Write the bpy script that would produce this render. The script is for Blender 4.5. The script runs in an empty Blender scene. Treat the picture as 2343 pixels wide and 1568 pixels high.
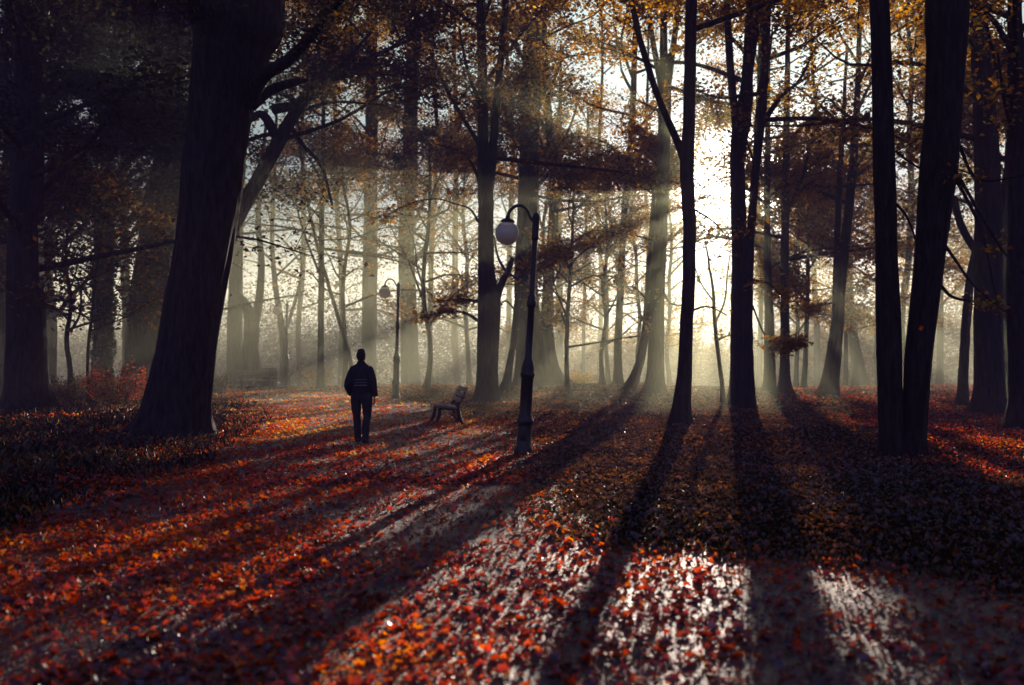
import bpy, bmesh, math, random
import numpy as np
from mathutils import Vector, Matrix, Euler
from mathutils.bvhtree import BVHTree

SC = bpy.context.scene
COL = SC.collection
F = 2343.0                 # focal length in the units the sizes were measured in
CAM_H, HOR, CX = 1.7, 803.0, 1171.5
SUN_EL, SUN_AZ = math.radians(8.85), math.atan(0.212)
SUN_DIR = Vector((math.sin(SUN_AZ)*math.cos(SUN_EL), math.cos(SUN_AZ)*math.cos(SUN_EL), math.sin(SUN_EL)))
rng = np.random.default_rng(11)
random.seed(5)

# tunables ---------------------------------------------------------------
HAZE = ((10, 10.5, .0013), (24, 9.6, .0064))   # from how far, up to what height, how dense
HAZE_G = 0.53
SUN_E = 11.0
SKY_S = 0.034

def P(px, py, Y):
    """world point seen at photo pixel (px, py) at distance Y in front of the viewer"""
    return Vector(((px-CX)/F*Y, Y, CAM_H+(HOR-py)/F*Y))

# ---------------------------------------------------------------- helpers
def tag(o, label=None, cat=None, group=None, kind=None):
    if label: o['label'] = label
    if cat: o['category'] = cat
    if group: o['group'] = group
    if kind: o['kind'] = kind
    return o

def empty(name, loc, label, cat, group=None):
    o = bpy.data.objects.new(name, None)
    o.empty_display_size = 0.2
    COL.objects.link(o); o.location = loc
    return tag(o, label, cat, group)

def link(name, me, mat=None, parent=None):
    o = bpy.data.objects.new(name, me); COL.objects.link(o)
    if mat is not None: me.materials.append(mat)
    if parent is not None: o.parent = parent
    return o

def mesh_np(name, V, Fc, smooth=False, tint=None):
    """mesh from numpy arrays: V (n,3), Fc (m,k) with k constant"""
    me = bpy.data.meshes.new(name)
    V = np.asarray(V, dtype=np.float32); Fc = np.asarray(Fc, dtype=np.int32)
    m, k = Fc.shape
    me.vertices.add(len(V)); me.vertices.foreach_set('co', V.ravel())
    me.loops.add(m*k); me.loops.foreach_set('vertex_index', Fc.ravel())
    me.polygons.add(m)
    me.polygons.foreach_set('loop_start', np.arange(0, m*k, k, dtype=np.int32))
    me.polygons.foreach_set('loop_total', np.full(m, k, dtype=np.int32))
    if smooth: me.polygons.foreach_set('use_smooth', np.ones(m, dtype=bool))
    me.update(calc_edges=True)
    if tint is not None:
        a = me.attributes.new('tint', 'FLOAT', 'POINT')
        a.data.foreach_set('value', np.asarray(tint, dtype=np.float32))
    return me

class MB:
    """collects quads"""
    def __init__(s): s.V = []; s.F = []; s.n = 0
    def add(s, V, Fc):
        V = np.asarray(V, float).reshape(-1, 3); Fc = np.asarray(Fc, int).reshape(-1, 4)
        s.V.append(V); s.F.append(Fc+s.n); s.n += len(V)
    def tube(s, pts, rad, sides=10, wob=0.0, ph=0.0, flare=None, cap=False):
        V, Fc = tube(pts, rad, sides, wob, ph, flare, cap); s.add(V, Fc)
    def box(s, c, size, rot=None):
        c = np.array(c, float); h = np.array(size, float)/2
        pts = np.array([[x, y, z] for x in (-1, 1) for y in (-1, 1) for z in (-1, 1)], float)*h
        if rot is not None: pts = pts @ np.array(rot.to_3x3()).T
        s.add(pts+c, [[0,1,3,2],[4,6,7,5],[0,4,5,1],[2,3,7,6],[0,2,6,4],[1,5,7,3]])
    def lathe(s, prof, seg=20, c=(0,0,0)):
        n = len(prof); V = []; Fq = []
        for (r, z) in prof:
            for k in range(seg):
                a = 2*math.pi*k/seg
                V.append((c[0]+r*math.cos(a), c[1]+r*math.sin(a), c[2]+z))
        for i in range(n-1):
            for k in range(seg):
                k2 = (k+1) % seg
                Fq.append((i*seg+k, i*seg+k2, (i+1)*seg+k2, (i+1)*seg+k))
        s.add(V, Fq)
    def mesh(s, name, smooth=True, off=None):
        V = np.concatenate(s.V); Fc = np.concatenate(s.F)
        if off is not None: V = V-np.array(off)
        return mesh_np(name, V, Fc, smooth)
    def build(s, name, mat, parent=None, smooth=True, off=None, bevel=0):
        o = link(name, s.mesh(name, smooth, off), mat, parent)
        if bevel:
            b = o.modifiers.new('bevel', 'BEVEL'); b.width = bevel; b.segments = 2; b.limit_method = 'ANGLE'
        return o

def tube(pts, rad, sides=10, wob=0.0, ph=0.0, flare=None, cap=False):
    pts = np.asarray(pts, float); rad = np.asarray(rad, float); n = len(pts)
    T = np.gradient(pts, axis=0); T /= np.linalg.norm(T, axis=1)[:, None]+1e-9
    up = np.array([0, 1, 0.]) if abs(T[0][1]) < 0.9 else np.array([1, 0, 0.])
    N = np.cross(T[0], up); N /= np.linalg.norm(N); V = []
    a = np.arange(sides)*2*np.pi/sides
    for i in range(n):
        N = N-T[i]*np.dot(N, T[i]); N /= np.linalg.norm(N)+1e-9
        B = np.cross(T[i], N)
        r = np.full(sides, rad[i])
        if wob: r = r*(1+wob*(np.sin(2*a+ph+pts[i][2]*0.5)+0.6*np.sin(3*a-ph*2+pts[i][2]*.9)+0.4*np.sin(7*a+ph*3-pts[i][2]*.3)))
        if wob and sides >= 14: r = r*(1+.10*(vnoise(np.cos(a)*3.2+pts[i][2]*.22, np.sin(a)*3.2+pts[i][2]*.15, .5, ph)-.5)+.10*(vnoise(np.cos(a)*9+pts[i][2]*.3, np.sin(a)*9+pts[i][2]*.22, .5, ph+1)-.5))
        if flare is not None: r = r*(1+flare[i]*(0.55+0.6*np.cos(4*a+ph)*np.cos(a*1.0+ph*.7)+.25*np.cos(7*a)))
        V.append(pts[i]+np.outer(np.cos(a)*r, N)+np.outer(np.sin(a)*r, B))
    if cap:
        V = [np.repeat(pts[:1], sides, 0)]+V+[np.repeat(pts[-1:], sides, 0)]; n += 2
    V = np.concatenate(V)
    i = np.arange(n-1)[:, None]*sides; k = np.arange(sides)[None]; k2 = (k+1) % sides
    Fc = np.stack([i+k, i+k2, i+sides+k2, i+sides+k], -1).reshape(-1, 4)
    return V, Fc

def catmull(pts, per=5):
    """pts (n,d) -> smooth resampling"""
    p = np.asarray(pts, float)
    if len(p) < 3: 
        t = np.linspace(0, 1, per+1)[:, None]; return p[0]+(p[-1]-p[0])*t
    q = np.vstack([2*p[0]-p[1], p, 2*p[-1]-p[-2]]); out = []
    for i in range(1, len(q)-2):
        for t in np.linspace(0, 1, per, endpoint=False):
            a, b, c, d = q[i-1], q[i], q[i+1], q[i+2]
            out.append(.5*((2*b)+(c-a)*t+(2*a-5*b+4*c-d)*t*t+(3*b-a-3*c+d)*t**3))
    out.append(p[-1]); return np.array(out)

def smooth01(x, a, b):
    t = np.clip((x-a)/(b-a), 0, 1); return t*t*(3-2*t)

_perm = np.random.default_rng(3).random((64, 64))
def vnoise(x, y, sc=1.0, off=0.0):
    """tiling value noise 0..1, vectorised"""
    x = np.asarray(x, float)/sc+off*7.31; y = np.asarray(y, float)/sc+off*3.17
    xi = np.floor(x).astype(int); yi = np.floor(y).astype(int); fx = x-xi; fy = y-yi
    fx = fx*fx*(3-2*fx); fy = fy*fy*(3-2*fy); g = lambda a, b: _perm[a % 64, b % 64]
    return (g(xi, yi)*(1-fx)+g(xi+1, yi)*fx)*(1-fy)+(g(xi, yi+1)*(1-fx)+g(xi+1, yi+1)*fx)*fy

# ---------------------------------------------------------------- the lie of the land
LY = np.array([-30, 3, 7, 9.3, 15.5, 22, 31, 38, 46, 60.]); LX = np.array([-6, -5.2, -4.9, -4.66, -4.57, -5.3, -7.1, -11, -19, -40.])
RY = np.array([-30, 3, 6.67, 7.86, 8.7, 9.3, 12, 20, 25, 30, 38, 46, 60.]); RX = np.array([9, 4.6, 3.7, 2.9, 1.4, .5, .1, -.1, -1.1, -2.2, -5.2, -12, -34.])
def path_edges(Y): return np.interp(Y, LY, LX), np.interp(Y, RY, RX)
def path_mask(X, Y, soft=0.5):
    l, r = path_edges(Y); w = (vnoise(X, Y, .9)-.5)*.8
    return smooth01(X-l+w, -soft, soft)*smooth01(r-X+w, -soft, soft)*(1-smooth01(Y, 46, 52))
def gz(X, Y):
    X = np.asarray(X, float); Y = np.asarray(Y, float)
    z = (vnoise(X, Y, 5.)-.5)*.16+(vnoise(X, Y, 1.6, 1)-.5)*.05
    z = z*(1-.8*path_mask(X, Y, .8))
    d = np.clip(Y-46, 0, None); z = z-1.9*smooth01(d, 0, 34)
    z = z+.18*np.exp(-((X-3)/7)**2-((Y-42)/4)**2)
    l, r = path_edges(Y)
    z = z+.22*smooth01(l-X, .3, 5)*smooth01(60-Y, 0, 20)+.10*smooth01(X-r, .2, 3)*smooth01(60-Y, 0, 20)
    return z

# ---------------------------------------------------------------- where the sun gets through the wood
def lit_mask(X, Y, Z):
    """how much sun the canopy gaps let through to the spot where a leaf at X, Y, Z would throw its shadow (0 none .. 1 clear)"""
    tz = math.tan(SUN_EL)/math.cos(SUN_AZ)
    v = Y-Z/tz; u = X-0.212*Y; s = u/1.7
    st = vnoise(s*3.1, v*.02, .5, 2); st2 = vnoise(s*7, v*.05, .5, 4)
    lit = np.zeros_like(s)
    def seg(a, b, val, soft=.12):
        nonlocal lit
        m = smooth01(s, a-soft, a+soft)*(1-smooth01(s, b-soft, b+soft)); lit = np.maximum(lit, m*val)
    seg(-3.8, -3.0, smooth01(v, 5, 7.5))
    seg(-3.0, -1.5, (.25+.9*smooth01(st, .28, .46))*smooth01(v, 4, 6))
    seg(-1.5, -1.0, .25+.8*smooth01(st, .35, .6))
    seg(-1.05, -.52, 1.0, .06)
    seg(-.52, .08, .55+.45*st2, .08)
    seg(.36, .72, .6+.3*st2)
    seg(1.95, 3.4, .9*smooth01(v, 8, 11)*(1-smooth01(v, 19, 24)))
    seg(-4.55, -4.2, .9*smooth01(v, 6, 9), .1)
    seg(-9.5, -4.7, (.35+.8*smooth01(st, .4, .6))*smooth01(v, 24, 29))
    seg(-3.8, -1.2, .95*smooth01(v, 16, 22))
    # shafts through the mist: rays sorted by the angle at which they fan out from the sun
    ph = np.degrees(np.arctan2(u, 1.7+tz*v)); beam = .52*(ph > -93)*(ph < 0)*np.ones_like(s)
    ph = ph+(vnoise(X+Y*.6, Z*1.3, 1.1, 14)-.5)*2.2+(vnoise(X-Y*.4, Z, .45, 15)-.5)*1.3
    for a, b, val, soft in ((-89, -71.5, .93, 2.), (-66.5, -57, 1., 1.2), (-55.5, -50, 1., 1.), (-47.5, -40.5, 1., 1.), (-38, -33.5, .9, 1.), (-30, -25, 1., 1.), (-21, -16, .85, 1.), (-11, -6, .9, 1), (-2, 3, .8, 1), (9, 14, .7, 1), (34, 39, .7, 1), (48, 56, .8, 1.5)):
        beam = np.maximum(beam, val*smooth01(ph, a-soft, a+soft)*(1-smooth01(ph, b-soft, b+soft)))
    near = smooth01(v, 2.5, 4.5)*(1-smooth01(v, 25, 32))*smooth01(s, -4.9, -4.6)*(1-smooth01(s, 3.6, 4.2))
    return np.clip(lit*near*1.09+np.minimum(beam, .98)*(1-near), 0, 1.09)

GC = np.array([-600, 0, 300, 600, 900, 1200, 1350, 1500, 1640, 1760, 1900, 2050, 2200, 2343, 2900.])
GR = np.array([-900, 0, 150, 300, 450, 600, 750, 850.])
GD = np.array([
 [1,1,1,1,1,1,1,1,1,1,1,1,1,1,1],
 [1,1,1,.72,.6,.55,.44,.42,.45,.5,.5,.6,1,1,1],
 [1,1,1,.45,.52,.48,.33,.4,.46,.4,.36,.42,.95,1,1],
 [1,1,.9,.34,.48,.5,.45,.5,.55,.46,.36,.42,.85,1,1],
 [1,1,.85,.6,.85,.75,.68,.72,.4,.6,.5,.5,.85,.95,1],
 [1,1,.85,.95,1,.95,.85,.85,.75,.85,.8,.8,.8,.9,1],
 [1,1,.8,1,1,1,1,1,1,1,1,1,.95,.9,1],
 [1,.9,.65,.95,1,1,1,1,1,1,.9,.9,.9,.8,1]])
def canopy_density(X, Y, Z):
    """the wood is thick to the west, thin towards the glade in the east where the sun stands: density by bearing and height angle"""
    c = X/Y*F+CX; r = HOR-(Z-CAM_H)/Y*F
    ci = np.clip(np.searchsorted(GC, c)-1, 0, len(GC)-2); ri = np.clip(np.searchsorted(GR, r)-1, 0, len(GR)-2)
    fc = np.clip((c-GC[ci])/(GC[ci+1]-GC[ci]), 0, 1); fr = np.clip((r-GR[ri])/(GR[ri+1]-GR[ri]), 0, 1)
    return (GD[ri, ci]*(1-fc)+GD[ri, ci+1]*fc)*(1-fr)+(GD[ri+1, ci]*(1-fc)+GD[ri+1, ci+1]*fc)*fr

# ---------------------------------------------------------------- materials
def nodes(name):
    m = bpy.data.materials.new(name); m.use_nodes = True
    nt = m.node_tree; nt.nodes.clear()
    return m, nt, nt.nodes, nt.links
def N(ns, t, **kw):
    n = ns.new(t)
    for k, v in kw.items():
        if k in n.inputs: n.inputs[k].default_value = v
        else: setattr(n, k, v)
    return n
def ramp(ns, cols):
    r = ns.new('ShaderNodeValToRGB'); e = r.color_ramp.elements
    while len(e) < len(cols): e.new(0.5)
    for i, (p, c) in enumerate(cols): e[i].position = p; e[i].color = (*c, 1)
    return r

def leaf_mat(name, cols, trans=.55, gloss=.08, rough=.4, tmul=1.0, wet=0):
    m, nt, ns, L = nodes(name)
    out = N(ns, 'ShaderNodeOutputMaterial'); at = N(ns, 'ShaderNodeAttribute', attribute_name='tint')
    r = ramp(ns, cols); L.new(at.outputs['Fac'], r.inputs[0])
    d = N(ns, 'ShaderNodeBsdfDiffuse'); t = N(ns, 'ShaderNodeBsdfTranslucent'); g = N(ns, 'ShaderNodeBsdfGlossy', Roughness=rough)
    hs = N(ns, 'ShaderNodeHueSaturation', Saturation=1.15, Value=tmul); L.new(r.outputs[0], hs.inputs['Color'])
    L.new(r.outputs[0], d.inputs['Color']); L.new(hs.outputs[0], t.inputs['Color'])
    mx = N(ns, 'ShaderNodeMixShader', Fac=trans); L.new(d.outputs[0], mx.inputs[1]); L.new(t.outputs[0], mx.inputs[2])
    m2 = N(ns, 'ShaderNodeMixShader', Fac=gloss); L.new(mx.outputs[0], m2.inputs[1]); L.new(g.outputs[0], m2.inputs[2])
    if wet:
        mr = N(ns, 'ShaderNodeMapRange'); mr.inputs['From Max'].default_value = .42; mr.inputs['To Min'].default_value = wet; mr.inputs['To Max'].default_value = gloss
        L.new(at.outputs['Fac'], mr.inputs['Value']); L.new(mr.outputs[0], m2.inputs[0])
        m3 = N(ns, 'ShaderNodeMath', operation='PINGPONG'); m3.inputs[1].default_value = .09; L.new(at.outputs['Fac'], m3.inputs[0]); m4 = N(ns, 'ShaderNodeMath', operation='MULTIPLY_ADD'); m4.inputs[1].default_value = 4.; m4.inputs[2].default_value = .26; L.new(m3.outputs[0], m4.inputs[0]); L.new(m4.outputs[0], g.inputs['Roughness'])
    L.new(m2.outputs[0], out.inputs[0]); return m

def simple(name, col, rough=.5, metal=0., var=.25, scale=8., bump=0., spec=.5, bscale=None):
    m, nt, ns, L = nodes(name)
    out = N(ns, 'ShaderNodeOutputMaterial'); b = N(ns, 'ShaderNodeBsdfPrincipled', Roughness=rough, Metallic=metal)
    b.inputs['Specular IOR Level'].default_value = spec
    tc = N(ns, 'ShaderNodeTexCoord'); n = N(ns, 'ShaderNodeTexNoise', Scale=scale, Detail=5.0)
    L.new(tc.outputs['Object'], n.inputs['Vector'])
    r = ramp(ns, [(.3, tuple(c*(1-var) for c in col)), (.7, tuple(min(1, c*(1+var)) for c in col))])
    L.new(n.outputs['Fac'], r.inputs[0]); L.new(r.outputs[0], b.inputs['Base Color'])
    if bump:
        n2 = N(ns, 'ShaderNodeTexNoise', Scale=bscale or scale*4, Detail=6.0); L.new(tc.outputs['Object'], n2.inputs['Vector'])
        bp = N(ns, 'ShaderNodeBump', Strength=bump, Distance=.02); L.new(n2.outputs['Fac'], bp.inputs['Height']); L.new(bp.outputs[0], b.inputs['Normal'])
    L.new(b.outputs[0], out.inputs[0]); return m

def bark_mat(name, c1, c2):
    m, nt, ns, L = nodes(name)
    out = N(ns, 'ShaderNodeOutputMaterial'); b = N(ns, 'ShaderNodeBsdfPrincipled', Roughness=.85)
    b.inputs['Specular IOR Level'].default_value = .25
    tc = N(ns, 'ShaderNodeTexCoord'); mp = N(ns, 'ShaderNodeMapping'); mp.inputs['Scale'].default_value = (9, 9, 1.6)
    L.new(tc.outputs['Object'], mp.inputs['Vector'])
    n = N(ns, 'ShaderNodeTexNoise', Scale=1.5, Detail=8.0, Roughness=.65); L.new(mp.outputs[0], n.inputs['Vector'])
    r = ramp(ns, [(.35, c1), (.7, c2)]); L.new(n.outputs['Fac'], r.inputs[0]); L.new(r.outputs[0], b.inputs['Base Color'])
    bp = N(ns, 'ShaderNodeBump', Strength=1., Distance=.14); L.new(n.outputs['Fac'], bp.inputs['Height']); L.new(bp.outputs[0], b.inputs['Normal'])
    L.new(b.outputs[0], out.inputs[0]); return m

BARK = bark_mat('bark', (.022, .017, .016), (.075, .06, .055))
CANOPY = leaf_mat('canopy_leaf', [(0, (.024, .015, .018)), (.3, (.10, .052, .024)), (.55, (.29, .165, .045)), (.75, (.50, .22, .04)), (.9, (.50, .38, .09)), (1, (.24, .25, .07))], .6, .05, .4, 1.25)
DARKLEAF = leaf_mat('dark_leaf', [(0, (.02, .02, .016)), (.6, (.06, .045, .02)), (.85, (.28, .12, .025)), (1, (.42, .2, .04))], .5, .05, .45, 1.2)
FALLEN = leaf_mat('fallen_leaf', [(0, (.05, .014, .010)), (.3, (.22, .030, .013)), (.55, (.50, .050, .012)), (.78, (.66, .125, .014)), (.9, (.66, .26, .03)), (1, (.6, .40, .12))], .68, .08, .40, 1.6, wet=.16)
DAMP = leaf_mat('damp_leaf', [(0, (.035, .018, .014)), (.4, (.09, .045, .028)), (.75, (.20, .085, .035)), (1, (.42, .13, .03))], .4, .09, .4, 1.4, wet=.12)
GRASSM = leaf_mat('grass_blade', [(0, (.006, .007, .005)), (.6, (.016, .016, .009)), (1, (.16, .09, .04))], .4, .035, .3, 1.3)
IVY = leaf_mat('ivy_leaf', [(0, (.012, .018, .012)), (1, (.045, .05, .03))], .25, .12, .3)
IRON = simple('painted_iron', (.018, .017, .02), .38, 0., .3, 20, .15)
WOOD = simple('bench_wood', (.17, .13, .10), .55, 0., .35, 14, .3)
CAST = simple('bench_iron', (.03, .028, .03), .5, 0., .3, 20, .2)
BINM = simple('bin_paint', (.03, .032, .03), .6, 0., .3, 10, .2)
SKIN = simple('skin', (.42, .25, .18), .5, 0, .1, 20)
HAIR = simple('hair', (.015, .012, .011), .6, 0, .4, 60, .6, bscale=200)
JACKET = simple('jacket_cloth', (.012, .013, .02), .75, 0, .25, 30, .35)
TROUSER = simple('trouser_cloth', (.02, .019, .026), .85, 0, .25, 40, .3)
SHOEM = simple('shoe_leather', (.012, .011, .011), .35, 0, .2, 30, .1)
STRIPE = simple('reflective_tape', (.22, .22, .25), .35, 0.2, .1, 60)
def globe_mat():
    m, nt, ns, L = nodes('opal_glass')
    out = N(ns, 'ShaderNodeOutputMaterial')
    d = N(ns, 'ShaderNodeBsdfDiffuse', Color=(.74, .76, .62, 1)); t = N(ns, 'ShaderNodeBsdfTranslucent', Color=(.8, .74, .66, 1)); g = N(ns, 'ShaderNodeBsdfGlossy', Roughness=.12)
    mx = N(ns, 'ShaderNodeMixShader', Fac=.4); L.new(d.outputs[0], mx.inputs[1]); L.new(t.outputs[0], mx.inputs[2])
    m2 = N(ns, 'ShaderNodeMixShader', Fac=.07); L.new(mx.outputs[0], m2.inputs[1]); L.new(g.outputs[0], m2.inputs[2]); L.new(m2.outputs[0], out.inputs[0]); return m
OPAL = globe_mat()

def ground_mat():
    m, nt, ns, L = nodes('woodland_ground')
    out = N(ns, 'ShaderNodeOutputMaterial'); b = N(ns, 'ShaderNodeBsdfPrincipled'); b.inputs['Specular IOR Level'].default_value = .55
    tc = N(ns, 'ShaderNodeTexCoord'); at = N(ns, 'ShaderNodeAttribute', attribute_name='tint')
    n1 = N(ns, 'ShaderNodeTexNoise', Scale=2.2, Detail=8.0, Roughness=.6); n2 = N(ns, 'ShaderNodeTexNoise', Scale=38., Detail=6.0, Roughness=.7)
    n3 = N(ns, 'ShaderNodeTexVoronoi', Scale=55.)
    for n in (n1, n2, n3): L.new(tc.outputs['Object'], n.inputs['Vector'])
    dirt = ramp(ns, [(.3, (.075, .044, .036)), (.7, (.20, .125, .10))]); L.new(n2.outputs['Fac'], dirt.inputs[0])
    soil = ramp(ns, [(.35, (.018, .016, .012)), (.6, (.05, .035, .022)), (.8, (.10, .05, .022))]); L.new(n2.outputs['Fac'], soil.inputs[0])
    mx = N(ns, 'ShaderNodeMix', data_type='RGBA'); L.new(at.outputs['Fac'], mx.inputs[0]); L.new(soil.outputs[0], mx.inputs[6]); L.new(dirt.outputs[0], mx.inputs[7])
    L.new(mx.outputs[2], b.inputs['Base Color'])
    rr = N(ns, 'ShaderNodeMapRange'); rr.inputs['From Min'].default_value = .35; rr.inputs['From Max'].default_value = .65; rr.inputs['To Min'].default_value = .40; rr.inputs['To Max'].default_value = .66
    L.new(n1.outputs['Fac'], rr.inputs['Value']); L.new(rr.outputs[0], b.inputs['Roughness'])
    b1 = N(ns, 'ShaderNodeBump', Strength=.9, Distance=.03); L.new(n2.outputs['Fac'], b1.inputs['Height'])
    b2 = N(ns, 'ShaderNodeBump', Strength=.6, Distance=.02); L.new(n3.outputs['Distance'], b2.inputs['Height']); L.new(b1.outputs[0], b2.inputs['Normal'])
    sp = N(ns, 'ShaderNodeMapRange'); sp.inputs['To Min'].default_value = .0; sp.inputs['To Max'].default_value = .7; L.new(at.outputs['Fac'], sp.inputs['Value']); L.new(sp.outputs[0], b.inputs['Specular IOR Level'])
    L.new(b2.outputs[0], b.inputs['Normal']); L.new(b.outputs[0], out.inputs[0]); return m
GROUND = ground_mat()

# ---------------------------------------------------------------- ground sheet
def build_ground():
    ys = np.concatenate([np.arange(-30, 0, 3), np.arange(0, 30, .3), np.arange(30, 60, .6), np.arange(60, 120, 4), np.arange(120, 701, 40)])
    xs = np.concatenate([np.arange(-500, -60, 40), np.arange(-60, -24, 3), np.arange(-24, 24, .3), np.arange(24, 60, 3), np.arange(60, 501, 40)])
    X, Y = np.meshgrid(xs, ys); Z = gz(X, Y)
    V = np.stack([X, Y, Z], -1).reshape(-1, 3); ny, nx = X.shape
    i = np.arange(ny-1)[:, None]*nx; k = np.arange(nx-1)[None]
    Fc = np.stack([i+k, i+k+1, i+nx+k+1, i+nx+k], -1).reshape(-1, 4)
    o = link('ground', mesh_np('ground', V, Fc, True, path_mask(X, Y).ravel()), GROUND)
    tag(o, 'dark woodland floor with a broad dirt path across it', None, None, 'structure')
build_ground()

# ---------------------------------------------------------------- leaves
def rand_rot(n, tilt, g):
    """random frames: long axis d, side s, normal k, tilted about the horizontal by ~tilt"""
    az = g.random(n)*2*np.pi; k = np.stack([g.normal(0, tilt, n), g.normal(0, tilt, n), np.ones(n)], -1); k /= np.linalg.norm(k, axis=1)[:, None]
    d = np.stack([np.cos(az), np.sin(az), np.zeros(n)], -1); d -= k*(d*k).sum(1)[:, None]; d /= np.linalg.norm(d, axis=1)[:, None]
    return d, np.cross(k, d), k

def leaf_quads(C, size, g, tilt=.55, asp=.6, fold=.18):
    n = len(C); d, s, k = rand_rot(n, tilt, g)
    l = size*(.65+.7*g.random(n)); w = l*asp; l = l[:, None]; w = w[:, None]; f = k*(l*fold)
    V = np.stack([C-d*l*.5, C+s*w*.5+f-d*l*.06, C+d*l*.5, C-s*w*.5+f-d*l*.06], 1).reshape(-1, 3)
    Fc = np.arange(4*n).reshape(-1, 4)
    return V, Fc

def in_view(Pn, m=250):
    c = Pn[:, 0]/np.maximum(Pn[:, 1], .1)*F+CX; r = HOR-(Pn[:, 2]-CAM_H)/np.maximum(Pn[:, 1], .1)*F
    return (c > -m) & (c < 2343+m) & (r > -m)

def make_leaves(C, size, g, tbase, cull=True, dens=1.0):
    """C leaf positions (clumped already) -> arrays after thinning by the sun gaps"""
    if cull:
        keep = g.random(len(C)) > lit_mask(C[:, 0], C[:, 1], C[:, 2])*.905
        C = C[keep]
        if np.ndim(tbase): tbase = tbase[keep]
    V, Fc = leaf_quads(C, size, g, .85)
    t = np.clip(tbase+g.normal(0, .17, len(C)), 0, 1)
    return V, Fc, np.repeat(t, 4)

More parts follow.
